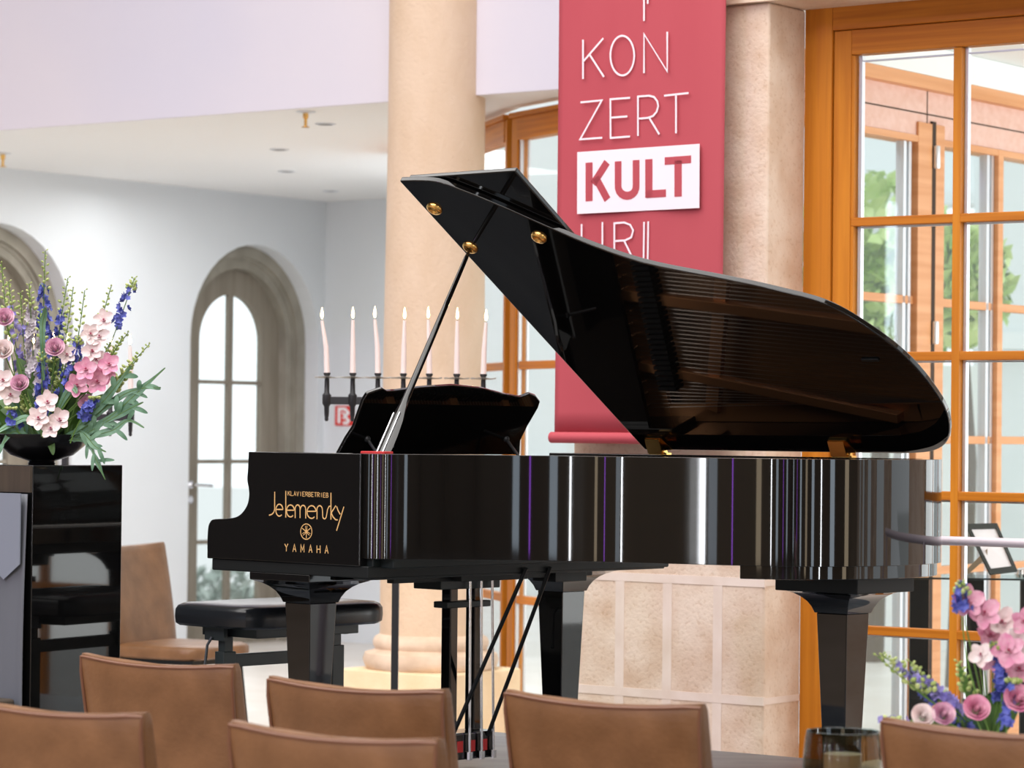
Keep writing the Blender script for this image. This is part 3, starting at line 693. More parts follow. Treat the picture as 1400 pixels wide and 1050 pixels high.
# ================================================================== CANDELABRA
def candelabrum(name, cx, fz, Y, rz, label, pxs, yflame, ystub):
    base = at(cx, 700, Y); t = empty(name, (base.x, base.y, 0), rz, label, 'candelabrum')
    S = F/Y; tp = lambda py: 1.46-(py-590.5)/S
    xs = [(p-cx)/S/cos(rz) for p in pxs]
    mb = MB(); z1 = tp(548); mb.box((min(xs)-.01, -.008, z1-.016), (max(xs)+.01, .008, z1+.013)); mb.build('crossbar', 'iron', t, .003)
    mb = MB(); mb.box((-.013, -.013, .02), (.013, .013, tp(549))); mb.build('post', 'iron', t, .003)
    mb = MB(); mb.lathe([(.16, 0), (.16, .012), (.05, .02), (.03, .04), (.0135, .06)], n=24); mb.build('foot', 'iron', t)
    for i, x in enumerate(xs):
        mb = MB(); mb.lathe([(.004, tp(577)), (.008, tp(575)), (.007, tp(571)), (.009, tp(569)), (.010, tp(557)), (.017, tp(553)), (.017, tp(541)), (.010, tp(538)), (.009, tp(520)), (.009, tp(515)), (.0135, tp(512.5)), (.0135, tp(510.5))], (x, 0, 0), 12); mb.build('candle_holder', 'iron', t)
        mb = MB(); n = 14; zz = tp(518)
        rr = [[Vector((x+r*cos(2*pi*k/n), r*.9*sin(2*pi*k/n), zz+dz+.003*sin(2*pi*k*3/n)*(r > .03))) for k in range(n)] for r, dz in ((.008, -.001), (.03, 0), (.050, .0035))]
        rr += [[q+Vector((0, 0, .0015)) for q in rr[-1]]] + [[Vector((x+r*cos(2*pi*k/n), r*.9*sin(2*pi*k/n), zz+.0015+.003*sin(2*pi*k*3/n)*(r > .03))) for k in range(n)] for r in (.03, .008)]
        mb.loft(rr); mb.build('drip_plate', 'drip', t)
    return t, xs, tp
cp = [444.5, 480, 514.5, 549.5, 585, 622.5, 659]
ct1, xs1, tp1 = candelabrum('candelabrum', 542, 0, 11.4, radians(-5), 'black iron seven-armed candelabrum standing behind the piano', cp, 427, 577)
names = ['leftmost', 'second from left', 'third from left', 'middle', 'third from right', 'second from right', 'rightmost']
leans = [(-.010, 0), (-.001, 0), (-.0065, 0), (.001, 0), (-.003, 0), (.000, 0), (.0035, 0)]
tops = [439, 438, 437, 438, 437, 438, 440]
def candle(t, x, tp, lean, top, label, group):
    Mw = Matrix.Translation(t.location) @ Matrix.Rotation(t.rotation_euler.z, 4, 'Z'); base = Mw @ Vector((x, 0, tp(511)))
    lean = lean[0]; c = empty('taper_candle', base, t.rotation_euler.z, label, 'candle', group); h = tp(top)-tp(511)+.02 if False else tp(top)-tp(511)
    z0 = .0005
    mb = MB(); mb.tube([(0, 0, z0), (lean*.5, 0, h*.5), (lean*2.2, 0, h)], [.0112, .0095, .0062], 12); mb.build('wax', 'wax', c)
    mb = MB(); fx = lean*2.2; mb.tube([(fx, 0, h), (fx, 0, h+.008)], .0012, 5); mb.build('wick', 'iron', c)
    mb = MB(); mb.lathe([(.0008, 0), (.0035, .004), (.0052, .012), (.0045, .022), (.0022, .034), (.0004, .044)], (fx, 0, h+.006), 10); mb.build('flame', 'flame', c)
for i, x in enumerate(xs1): candle(ct1, x, tp1, leans[i], tops[i], 'lit pink-white taper candle, %s on the candelabrum behind the piano' % names[i], 'lit candles behind the piano')
ct2 = empty('candelabrum', (0, 0, 0), 0, 'black iron candelabrum standing behind the large flower bowl on the left', 'candelabrum')
for ch_ in list(ct1.children):
    k_ = ch_.copy(); C.objects.link(k_); k_.parent = ct2
b2 = at(95, 700, 12.2); ct2.location = (b2.x-.02, b2.y, -.075); ct2.rotation_euler = (0, 0, radians(-20))
ct2.location.z = 0; ct2.scale = (.9, .9, .955)
bpy.context.view_layer.update()
tpp2 = lambda py: tp1(py)*.955
for i, x in enumerate(xs1): 
    candle(ct2, x*.9, tpp2, leans[(i*3) % 7], tops[i], 'lit pale taper candle, %s on the candelabrum behind the flower bowl' % names[i], 'lit candles behind the flowers')

# ================================================================== BANNER
BV = 9.2
t = empty('hanging_banner', W(-6.22, BV, 1.42), 0, 'tall dark-red cloth banner with white lettering hanging on the stone pier', 'banner')
org = W(-6.22, BV, 1.42)
u0 = onv(760, 400, BV)[0]; u1 = onv(990, 200, BV)[0]; zb_ = onv(757, 606, BV)[1]
mb = MB()
def bf(a, b):
    w_ = .012*sin(a*7+1)*(.3+.7*(1-b)) + .004*sin(a*17+b*3); return W(u0+(u1-u0)*a - .004*(1-b), BV+w_*.6, zb_+.04+(3.35-zb_)*b)-org
mb.grid(bf, 30, 24); mb.build('cloth', 'banner', t, solid=.002)
mb = MB(); mb.tube([W(u0-.012, BV-.004, zb_+.022)-org, W(u1+.01, BV-.004, zb_+.022)-org], .021, 14); mb.build('weight_pocket', 'banner', t)
mb = MB(); mb.tube([W(u0-.03, BV, 3.40)-org, W(u1+.03, BV, 3.40)-org], .016, 12); mb.tube([W(u0+.1, BV, 3.40)-org, W(u0+.1, BV+.12, 3.40)-org], .01); mb.tube([W(u1-.1, BV, 3.40)-org, W(u1-.1, BV+.12, 3.40)-org], .01); mb.build('hanging_rod', 'alu', t)
BL = BV-.012
def fT(u, z, h): return W(u, BL-h, z)-org
wm = MB()
def bs(pts, w, o=(740, 0), sc=3.5): ribbon(wm, [onv(o[0]+p[0]/sc, o[1]+p[1]/sc, BL) for p in pts], w, fT)
tw = .0072
bs([(492,-60),(492,100)], tw); bs([(508,-62),(510,18)], tw)
bs([(200,190),(200,378)], tw); bs([(297,183),(203,292)], tw); bs([(232,262),(300,368)], tw)
ribbon(wm, [onv(740+p[0]/3.5, p[1]/3.5, BL) for p in arc(388, 266, 57, 95, 0, 360, 32)[:-1]], tw, fT, closed=True)
bs([(492,350),(492,163),(603,342),(603,152)], tw)
bs([(188,490),(290,480),(186,667),(292,659)], tw)
bs([(425,468),(331,475),(332,660),(425,653)], tw); bs([(333,563),(412,557)], tw)
bs([(463,650),(463,462),(515,458),(540,464),(556,485),(560,508),(552,535),(535,555),(510,564),(463,568)], tw); bs([(518,566),(565,643)], tw)
bs([(588,458),(705,445)], tw); bs([(645,452),(645,638)], tw)
o2 = (540, 220); s2 = 3.684
bs([(940,318),(940,420),(955,455),(990,468),(1030,455),(1045,420),(1045,308)], tw, o2, s2)
bs([(1105,500),(1105,314),(1155,310),(1185,322),(1200,350),(1190,385),(1160,400),(1105,404)], tw, o2, s2); bs([(1155,403),(1200,495)], tw, o2, s2)
bs([(1255,307),(1252,520)], tw, o2, s2); bs([(1276,305),(1273,520)], tw, o2, s2)
wm.build('thin_lettering', 'bwhite', t)
mb = MB(); q = [onv(740+x/3.5, y/3.5, BL) for x, y in ((173,728),(758,688),(757,995),(172,1024))]
mb.add([fT(a, b, 0) for a, b in q]+[fT(a, b, .001) for a, b in q], [(0,1,2,3),(7,6,5,4),(0,4,5,1),(1,5,6,2),(2,6,7,3),(3,7,4,0)]); mb.build('white_panel', 'bwhite', t)
wm = MB(); 
def fT(u, z, h): return W(u, BL-.0015-h, z)-org
bw = .032
bs([(230,778),(230,963)], bw); bs([(316,776),(250,880)], .030); bs([(262,850),(318,955)], .030)
bs([(369,772),(369,890)]+arc(412,893,43,44,170,10,8)+[(455,885),(455,766)], .030); bs([(516,762),(516,946)], bw); bs([(505,930),(598,924)], .028)
bs([(592,771),(718,762)], .028); bs([(656,768),(656,941)], bw)
wm.build('bold_lettering', 'banner', t)

# ================================================================== small wall things
def quadsign():
    v0, v1 = onv(458, 568, AV-.01)[0], onv(483, 568, AV-.01)[0]; z0, z1 = onv(470, 582, AV-.01)[1], onv(470, 555, AV-.01)[1]
    o = W((v0+v1)/2, AV-.006, (z0+z1)/2); w, h = (v1-v0)/2, (z1-z0)/2
    t = empty('fire_hose_sign', o, 0, 'small red and white fire hose sign on the white wall behind the candelabrum', 'sign')
    f = lambda x, y, z: RU*x*w + RV*(-y) + RZ*z*h
    mb = MB(); mb.box((-1, -.003, -1), (1, .004, 1), f); mb.build('plate', 'signred', t)
    mb = MB(); fr = lambda x, z, hh: RU*x*w - RV*(.0045+hh) + RZ*z*h
    ribbon(mb, [(-.55, -.75), (-.55, .7), (.1, .7), (.45, .3), (.1, -.05), (.5, -.5), (.3, -.75), (-.1, -.7)], .28, fr)
    ribbon(mb, [(-.2, .35), (.1, .1), (-.1, -.3)], .2, fr); mb.build('pictogram', 'signwhite', t)
quadsign()
for px, py, lb in ((418, 152, 'brass fire sprinkler head hanging from the soffit left of the column'), (4, 209, 'brass fire sprinkler head at the far left edge of the soffit')):
    p = onz(px, py, SZ); t = empty('sprinkler_head', p, 0, lb, 'sprinkler')
    mb = MB(); mb.lathe([(.05, 0), (.05, -.006), (.02, -.012)], n=20); mb.build('escutcheon', 'alu', t)
    mb = MB(); mb.lathe([(.014, -.006), (.014, -.035), (.008, -.04), (.008, -.075), (.02, -.078), (.02, -.082)], n=14); mb.build('nozzle', 'gold', t)
for i, (px, py) in enumerate(((445, 169), (382, 204), (392, 234), (452, 261))):
    p = onz(px, py, SZ); t = empty('recessed_light', p, 0, ['small recessed ceiling light nearest the sprinkler by the column', 'small recessed ceiling light, leftmost in the soffit', 'small recessed ceiling light behind the leftmost one', 'small recessed ceiling light nearest the back wall corner'][i], 'ceiling light', 'recessed lights in the soffit')
    mb = MB(); mb.lathe([(.055, 0), (.055, -.005), (.04, -.006), (.04, 0)], n=20); mb.build('trim_ring', 'alu', t)
    mb = MB(); mb.lathe([(.038, -.003), (.001, -.002)], n=16); mb.build('lamp', 'frameblack', t)

# ================================================================== CHAIRS
def backrest(mb, w, z0, z1, rec, thb, tht, dip):
    rings = []; n = 14
    for j in range(n+1):
        t_ = 1-(1-j/n)**1.7; z = z0+(z1-z0)*t_; yc = -rec*t_**1.3; th = thb+(tht-thb)*t_; hw = w/2*(.93+.07*t_); e = 0
        if j == n: th *= .45; hw -= .012; 
        if j == n-1: th *= .85; hw -= .003
        ring = []; m = 44
        for k in range(m):
            a = 2*pi*k/m; c, s = cos(a), sin(a); q = (abs(c)**7+abs(s)**7)**(-1/7.0)
            x = hw*max(-1, min(1, c*q)); yy = th/2*max(-1, min(1, s*q)); yy *= (1-.55*(max(0, t_-.86)/.14)**2) if yy < 0 else 1; bow = .022*(x/hw)**2*t_
            ring.append((x, yc+yy+bow*1.0, z - dip*(1-(x/hw)**2)*t_**4 + (-.006 if j == n else 0) - (.0 if j < n else 0)))
        rings.append(ring)
    mb.loft(rings)
def make_chair(label, w=.515, rec=.10):
    t = empty('dining_chair', (0, 0, 0), 0, label, 'chair', 'tan leather chairs')
    mb = MB(); backrest(mb, w, .40, .905, rec, .085, .045, .014); bk = mb.build('backrest', 'leather', t)
    # piping round the rear panel
    mb = MB(); pts = []
    def rp(s, t_): # rear point
        z = .40+.505*t_; hw = w/2*(.93+.07*t_)-.004; th = .085-.04*t_; return Vector((s*hw, -rec*t_**1.3-th/2*(1-.55*(max(0, t_-.86)/.14)**2)+.022*t_-.0005+ .004, z-.014*(1-s*s)*t_**4-.004*(t_ > .97)))
    for i in range(12): pts.append(rp(-1, .1+.88*i/11))
    for i in range(1, 14): 
        s = -1+2*i/14; p = rp(s, .985); p.y = -rec*.985**1.3-.0125+.022*s*s; pts.append(p)
    for i in range(12): pts.append(rp(1, .98-.88*i/11))
    mb.tube(pts, .0042, 6); mb.build('piping', 'leatherp', bk)
    mb = MB(); rbox(mb, -w/2+.01, w/2-.01, -.02, .46, .40, .46, puff=.015); mb.build('seat', 'leather', t)
    mb = MB(); mb.box((-w/2+.03, 0, .375), (w/2-.03, .43, .400)); mb.build('seat_frame', 'satinblack', t)
    for sx in (-1, 1):
        for y0, y1 in ((.03, -.02), (.40, .44)):
            mb = MB(); mb.tube([(sx*(w/2-.05), y0, .385), (sx*(w/2-.035), y1, .006)], .012, 8); mb.build('leg', 'satinblack', t)
    return t
proto = make_chair('tan leather chair with its whole back visible, directly in front of the black plinth')
face = -TW  # facing direction v: rotate local +y by -TW
chs = [ # px of back centre, Y, label
 (214, 7.36, None, 0),
 (485, 6.72, 'tan leather dining chair in front of the piano bench, left of the pedals', 0),
 (822, 6.42, 'tan leather dining chair right of the pedals, in front of the stone pier', 0),
 (72, 6.10, 'tan leather dining chair cut off by the lower left corner', 0),
 (454, 5.66, 'tan leather chair lowest at the bottom edge, in front of the one by the bench', 0),
 (1362, 5.86, 'tan leather dining chair at the lower right in front of the pink bouquet', 0)]
for i, (px, Y, lb, dr) in enumerate(chs):
    o = proto if i == 0 else copy_tree(proto)
    if lb: o['label'] = lb
    p = at(px, 900, Y); o.location = (p.x+.05, p.y+.06, 0); o.rotation_euler = (0, 0, face+radians(dr))
# far chair facing right
o = copy_tree(proto); o['label'] = 'tan leather chair with high back standing far behind the black plinth, facing right'
p = at(196, 850, 14.0); o.location = (p.x, p.y, 0); o.rotation_euler = (0, 0, radians(-118)); o.scale = (1, 1, 1.03)

# ================================================================== LEFT PLINTH + CLOTH
pc = at(43, 800, 9.35); pc.z = .2; ph = 1.144
t = tag(MB().box((-.45, 0, 0), (0, .40, ph), lambda x, y, z: RU*x+RV*y+RZ*z).build('display_plinth', 'lacquer', None, .003), 'tall glossy black plinth carrying the large flower bowl at left', 'plinth'); t.location = pc
mb = MB()
def clothf(a, b):
    z = ph-.09 - b*(.78) ; return RU*(-.42+.415*a) + RV*(-.02-.004*sin(a*25)-.012*b+.004*sin(a*9+b*4)) + RZ*z
mb.grid(clothf, 24, 20); cl = mb.build('cloth_drape', 'grey', None, solid=.003); cl.location = pc; tag(cl, 'grey satin cloth hanging down the left face of the black plinth', 'cloth')
mb = MB(); pts = [(-.40, 0), (-.015, 0), (-.015, -.22), (-.085, -.27), (-.30, -.12), (-.40, -.16)]
mb.prism([RU*x+RV*-.034+RZ*(ph-.088+z) for x, z in pts], RV*-.004); pn = fixn(mb.build('pointed_overlay', 'greyl', cl))
mb = MB(); mb.box((-.10, -.16, 0), (-.012, -.05, .42), lambda x, y, z: RU*x+RV*y+RZ*z); bx = mb.build('wooden_box', 'brown', None, .01); bx.location = pc; tag(bx, 'small dark brown upright box standing against the foot of the black plinth', 'box')
mb = MB(); mb.box((-.445, -.012, ph-.085), (-.0, -.0015, ph-.003), lambda x, y, z: RU*x+RV*y+RZ*z); o = mb.build('fascia', 'brown', t)

# ================================================================== FLOWERS
FY = 9.60
bc = at(57, 632, FY); bowlz = ph+.2
mb = MB(); mb.lathe([(.042, 0), (.045, .004), (.04, .01), (.10, .03), (.135, .06), (.155, .095), (.15, .097), (.13, .065), (.09, .04), (.0, .03)], n=40); bo = mb.build('flower_bowl', 'bowl'); bo.location = (bc.x, bc.y, bowlz); tag(bo, 'shallow black bowl holding the large bouquet on the black plinth', 'bowl')
def petalgrid(mb, base, out, up, L, Wd, curl=.3, n=4, tip=.6):
    side = out.cross(up).normalized()
    def f(a, b):
        w_ = Wd*sin(pi*min(1, (b*.86+.10)))**tip*(a-.5); return base + out*(L*b) + up*(L*curl*b*b - Wd*.6*(a-.5)**2*4*.25*-1) + side*w_
    mb.grid(f, 3, n)
def axes(ax):
    ax = Vector(ax).normalized(); e = ax.orthogonal().normalized(); return ax, e, ax.cross(e)
def floret(mb, c, ax, r, np_=5, curl=.35):
    ax, e, g = axes(ax); ph_ = random.random()*6
    for k in range(np_):
        a = ph_+2*pi*k/np_; o_ = (e*cos(a)+g*sin(a)); petalgrid(mb, c, o_, ax, r, r*1.0, curl, 2)
def pathpts(base, tip, bend=.04, n=14, seed=0):
    r = random.Random(seed); s = (tip-base); side = Vector((r.uniform(-1, 1), r.uniform(-1, 1), 0))*bend
    return [base + s*(i/n) + side*sin(pi*i/n) for i in range(n+1)]
def at_path(pts, t_):
    x = t_*(len(pts)-1); i = min(int(x), len(pts)-2); return pts[i].lerp(pts[i+1], x-i)
def spike(name, cat, tip_px, base_px, Y, col, label, lo=.35, hi=.8, nfl=34, r=.013, bl=.8, wd=.025, seed=1, Yb=None, group=None, nb=14, bsz=.0045):
    base = at(*base_px, Yb or Y); tip = at(*tip_px, Y); pts = pathpts(base, tip, .02, seed=seed); rnd = random.Random(seed)
    t = empty(name, base, 0, label, cat, group); L0 = lambda p: p-base
    mb = MB(); mb.tube([L0(p) for p in pts], [.0022]*8+[.0016]*(len(pts)-8), 5); mb.build('stem', 'stem', t)
    if nfl:
        mb = MB()
        for i in range(nfl):
            s = lo+(hi-lo)*(i/nfl); p = at_path(pts, s); a = rnd.uniform(0, 6.28); el = rnd.uniform(-.2, .7)
            tp = (s-lo)/(hi-lo); w_ = wd*(1.15-.6*tp); d = Vector((cos(a), sin(a), el)).normalized()
            floret(mb, L0(p)+d*w_*rnd.uniform(.35, 1), d, r*(1.25-.45*tp))
        mb.build('florets', col, t)
    mb = MB()
    for i in range(nb):
        s = bl+(1-bl)*(i+1)/nb; p = at_path(pts, s); a = i*2.4; d = Vector((cos(a), sin(a), .6)).normalized(); k = (1.3-.8*(i/nb))
        c = L0(p)+d*.014*k; mb.tube([L0(p), c], .0008, 4, False); mb.ball(c, bsz*k, 6, 1.5, d)
    mb.build('buds', 'bud', t)
    return t
def rose(px, py, Y, r, label, col='rosep', base_px=(57, 600), group=None, tilt=(0, -1, .5)):
    c = at(px, py, Y); ax, e, g = axes(tilt); t = empty('rose', c, 0, label, 'flower', group); mb = MB()
    for ringi, (rr, n_, op) in enumerate(((.12, 3, .1), (.26, 3, .15), (.42, 4, .3), (.6, 5, .5), (.8, 5, .8), (1.0, 6, 1.1))):
        for k in range(n_):
            a0 = 2*pi*k/n_+ringi*.7
            def f(a, b, rr=rr, a0=a0, n_=n_, op=op):
                an = a0+(a-.5)*2*pi/n_*1.35; rad = r*rr*(.45+.5*sin(pi*.5*b))+r*.28*op*b**3; h = r*(-.6+(1.3-.45*rr**2)*b**.8) - r*.2*(abs(a-.5)*2)**2*b
                return e*cos(an)*rad+g*sin(an)*rad+ax*h
            mb.grid(f, 5, 4)
    mb.ball(ax*r*.25, r*.22, 8)
    mb.build('petals', col, t)
    mb = MB(); b0 = at(*base_px, Y)-c; mb.tube([-ax*r*.7, -ax*r*1.2+b0*.15, b0*.9], .0022, 5); mb.build('stem', 'stem', t)
    return t
def orchid(px, py, Y, r, label, col='whitep', group=None, tilt=(0, -1, .1), rot=0, base_px=(57, 600)):
    c = at(px, py, Y); t = empty('orchid', c, 0, label, 'flower', group)
    ax = Vector(tilt).normalized(); g = (Vector((0, 0, 1))-ax*ax.z).normalized(); e = g.cross(ax)
    mb = MB()
    for k in range(5):
        a = rot+2*pi*k/5+pi/2; o_ = e*cos(a)+g*sin(a); petalgrid(mb, ax*(.001*k), o_, ax, r*(1.1 if k % 2 == 0 else 1.05), r*(1.05 if k in (1, 4) else .85), .22, 5)
    mb.build('petals', col, t)
    mb = MB(); 
    def f(a, b): an = (a-.5)*2.2; return ax*(r*.12+r*.42*b)+e*sin(an)*r*.26*(1-.25*b)-g*(cos(an)*r*.22*(1-.6*b)-r*.06+b*b*r*.12)
    mb.grid(f, 5, 4); mb.ball(ax*r*.25+g*r*.06, r*.10, 6); lp = mb.build('lip', 'lip', t); lp['label'] = 'dark crimson orchid lip'
    b0 = at(*base_px, Y+.02)-c
    mb = MB(); mb.tube([-ax*.003, -ax*.03+b0*.15, b0*.9], .0018, 5); mb.build('stem', 'stem', t)
def leafblade(mb, pts, w, lobes=0, nrm=Vector((0, -1, .4))):
    n = len(pts)-1; L_ = []; R_ = []; 
    for i, p in enumerate(pts):
        t_ = i/n; d = (pts[min(i+1, n)]-pts[max(i-1, 0)]).normalized(); s = d.cross(nrm).normalized()
        ww = w*sin(pi*min(1, t_*.93+.05))**.7*(1+(.45*sin(t_*pi*lobes*2) if lobes else 0)); L_.append(p+s*ww); R_.append(p-s*ww+nrm*.002)
    vs = L_+pts+R_; m = n+1
    mb.add(vs, [(i, i+1, m+i+1, m+i) for i in range(n)]+[(m+i, m+i+1, 2*m+i+1, 2*m+i) for i in range(n)], True)
def leafstem(name, pxs, Y, w, label, mt='leafg', lobes=0, Y2=None, side=0, group=None):
    P_ = [at(p[0], p[1], Y+((Y2 or Y)-Y)*i/(len(pxs)-1)) for i, p in enumerate(pxs)]; base = P_[0]; pts = [p-base for p in catmull(P_, 5)]
    t = empty(name, base, 0, label, 'foliage', group)
    mb = MB(); leafblade(mb, pts, w, lobes)
    rnd = random.Random(int(pxs[-1][0]*7+pxs[-1][1]))
    for k in range(side):
        p = pts[int(len(pts)*(.2+.65*k/side))]; d = (pts[-1]-pts[0]).normalized(); q = d.cross(Vector((0, -1, 0)))*(1 if k % 2 else -1)
        e_ = p+(d*.7+q*.8).normalized()*rnd.uniform(.035, .06); leafblade(mb, catmull([p, p.lerp(e_, .5)+Vector((0, -.004, .003)), e_], 4), w*.75, 0)
    mb.build('blade', mt, t)
    mb = MB(); mb.tube(pts, .0013, 4); mb.build('stem', 'stem', t)
B0 = (57, 605)
rf = random.Random(5)
for k in range(34):
    a_ = rf.uniform(-1, 1); h_ = rf.uniform(.25, 1)
    p0 = (57+a_*38, 602); p2 = (57+a_*rf.uniform(55, 85)+rf.uniform(-8, 8), 600-h_*rf.uniform(50, 120)*(1-.35*abs(a_))); p1 = ((p0[0]+p2[0])/2+rf.uniform(-8, 8), (p0[1]+p2[1])/2-6)
    yy = rf.uniform(9.56, 9.70); q = [at(*p0, yy), at(*p1, yy), at(*p2, yy-.02)]; b0_ = q[0]; pts = [p-b0_ for p in catmull(q, 5)]
    t = empty('leaf', b0_, 0, 'plain green filler leaf among the stems of the left bouquet', 'foliage', 'filler leaves of the left bouquet')
    mb = MB(); leafblade(mb, pts, rf.uniform(.010, .02), 0, Vector((rf.uniform(-.6, .6), -1, .3))); mb.build('blade', rf.choice(('leafd', 'leafd', 'leafg')), t)
for k in range(16):
    a_ = rf.uniform(-1, 1); h_ = rf.uniform(.3, 1)
    p0 = (1352+a_*14, 1006); p2 = (1352+a_*rf.uniform(40, 60), 1000-h_*rf.uniform(30, 90)); p1 = ((p0[0]+p2[0])/2, (p0[1]+p2[1])/2-6)
    yy = rf.uniform(6.56, 6.66); q = [at(*p0, yy), at(*p1, yy), at(*p2, yy-.02)]; b0_ = q[0]; pts = [p-b0_ for p in catmull(q, 5)]
    t = empty('leaf', b0_, 0, 'plain green filler leaf among the stems of the right bouquet', 'foliage', 'filler leaves of the right bouquet')
    mb = MB(); leafblade(mb, pts, rf.uniform(.008, .015), 0, Vector((rf.uniform(-.6, .6), -1, .3))); mb.build('blade', rf.choice(('leafd', 'leafg')), t)
sp = [
 ('delphinium', (62, 343), (66, 600), 9.62, 'blue', 'tall deep-blue delphinium rising highest in the left bouquet', .50, .82, 46, .013),
 ('delphinium', (93, 380), (72, 600), 9.66, 'blue', 'blue delphinium with green bud tip right of the tallest one', .42, .80, 34, .012),
 ('delphinium', (116, 397), (80, 600), 9.60, 'violet', 'violet-blue delphinium beside the upper white orchids', .38, .72, 30, .013),
 ('delphinium', (184, 380), (90, 600), 9.58, 'blue', 'blue delphinium leaning far right at the top of the left bouquet', .70, .96, 22, .011),
 ('delphinium', (12, 385), (45, 600), 9.64, 'violet', 'thin violet delphinium near the left edge of the photo', .40, .85, 26, .011),
 ('delphinium', (28, 400), (50, 600), 9.68, 'violet', 'short violet delphinium left of the pale lilac stock', .40, .80, 26, .011),
 ('stock_flower', (40, 388), (54, 600), 9.57, 'palelilac', 'pale lilac stock with greenish top at the middle of the left bouquet', .40, .86, 46, .015),
 ('stock_flower', (55, 425), (58, 600), 9.54, 'palelilac', 'second pale lilac stock in front of the tall blue delphinium', .35, .80, 34, .013),
 ('delphinium', (108, 460), (76, 600), 9.52, 'blue', 'short blue delphinium behind the pink orchids', .42, .95, 26, .012),
 ('delphinium', (57, 480), (58, 610), 9.50, 'blue', 'low blue delphinium in the heart of the left bouquet', .2, .9, 40, .014),
 ('delphinium', (130, 545), (96, 606), 9.46, 'blue', 'small blue delphinium cluster low at right under the pink orchids', .55, 1.0, 22, .012),
 ('delphinium', (14, 560), (40, 608), 9.48, 'blue', 'small blue delphinium cluster low at the left edge', .5, 1.0, 16, .010)]
for k, (nm, tip, bs_, Y, col, lb, lo_, hi_, nf, rr) in enumerate(sp): spike(nm, 'flower', tip, bs_, Y, col, lb, lo_, hi_, nf, rr, bl=hi_-.05, seed=k+3)
gs = [((152, 392), (92, 590)), ((204, 471), (96, 596)), ((167, 462), (92, 590)), ((175, 455), (96, 590)), ((100, 395), (76, 590)), ((2, 360), (36, 600)), ((186, 492), (100, 598)), ((78, 470), (66, 600)), ((30, 540), (50, 600)), ((90, 500), (74, 600)), ((150, 470), (88, 592))]
gl = ['reaching up beside the white orchids', 'reaching furthest right above the fern leaves', 'curving right of the white orchids', 'bending over the pink orchids', 'standing between two delphiniums', 'at the top left edge of the photo', 'just above the fern leaves at right', 'between the lilac stock and the pink rose', 'low at left above the bowl rim', 'short one in front of the bouquet centre', 'behind the uppermost pink orchid']
for k, (tip, bs_) in enumerate(gs): spike('green_bud_sprig', 'foliage', tip, bs_, 9.55+.02*(k % 4), 'blue', 'green sprig of small buds '+gl[k], nfl=0, bl=.55, nb=24, bsz=.0055, seed=40+k)
for px, py, r, lb, col in ((75, 475, .026, 'lilac-pink rose at the middle of the left bouquet', 'rosep'), (27, 524, .024, 'pink rose low left in the left bouquet', 'rosep'), (6, 434, .026, 'mauve-pink rose cut by the left photo edge, upper one', 'rosep'), (4, 478, .028, 'peach-pink rose at the left photo edge, lower one', 'whitep'), (118, 550, .022, 'dusky pink rose tucked under the pink orchids', 'rosep')):
    rose(px, py, 9.5, r, lb, col)
for k, (px, py, r, ro) in enumerate(((118, 505, .036, 0), (150, 498, .034, .3), (105, 527, .036, .5), (134, 522, .038, .1), (144, 511, .034, .8))):
    orchid(px, py, 9.46+.01*k, r, 'pink orchid, %s of the cluster right of centre in the left bouquet' % ('upper left', 'upper right', 'lower left', 'lower right', 'innermost')[k], 'pinkp', None, (random.uniform(-.3, .3), -1, .1), ro)
for k, (px, py, r, ro) in enumerate(((66, 550, .036, .1), (53, 572, .036, .7), (83, 574, .036, .3), (70, 586, .032, 0), (143, 438, .034, .2), (124, 457, .032, .6), (136, 460, .032, 0), (127, 480, .034, .4), (92, 485, .03, .3), (14, 540, .034, .2), (5, 520, .034, .5), (132, 492, .03, .5))):
    lb = ['front white orchid above the bowl, top one', 'front white orchid above the bowl, left one', 'front white orchid above the bowl, right one', 'front white orchid above the bowl, lowest one', 'blush orchid highest on the right of the bouquet', 'blush orchid left of and below the highest one', 'blush orchid directly below the highest one', 'pale orchid under the upper blush orchids', 'pale orchid right of the lilac-pink rose', 'pale orchid at the left edge beside the low pink rose', 'pale orchid at the left edge under the peach rose', 'pale orchid touching the top of the pink orchid cluster'][k]
    orchid(px, py, 9.42 if k < 4 else 9.52, r, lb, 'whitep', None, (random.uniform(-.3, .3), -1, .15), ro)
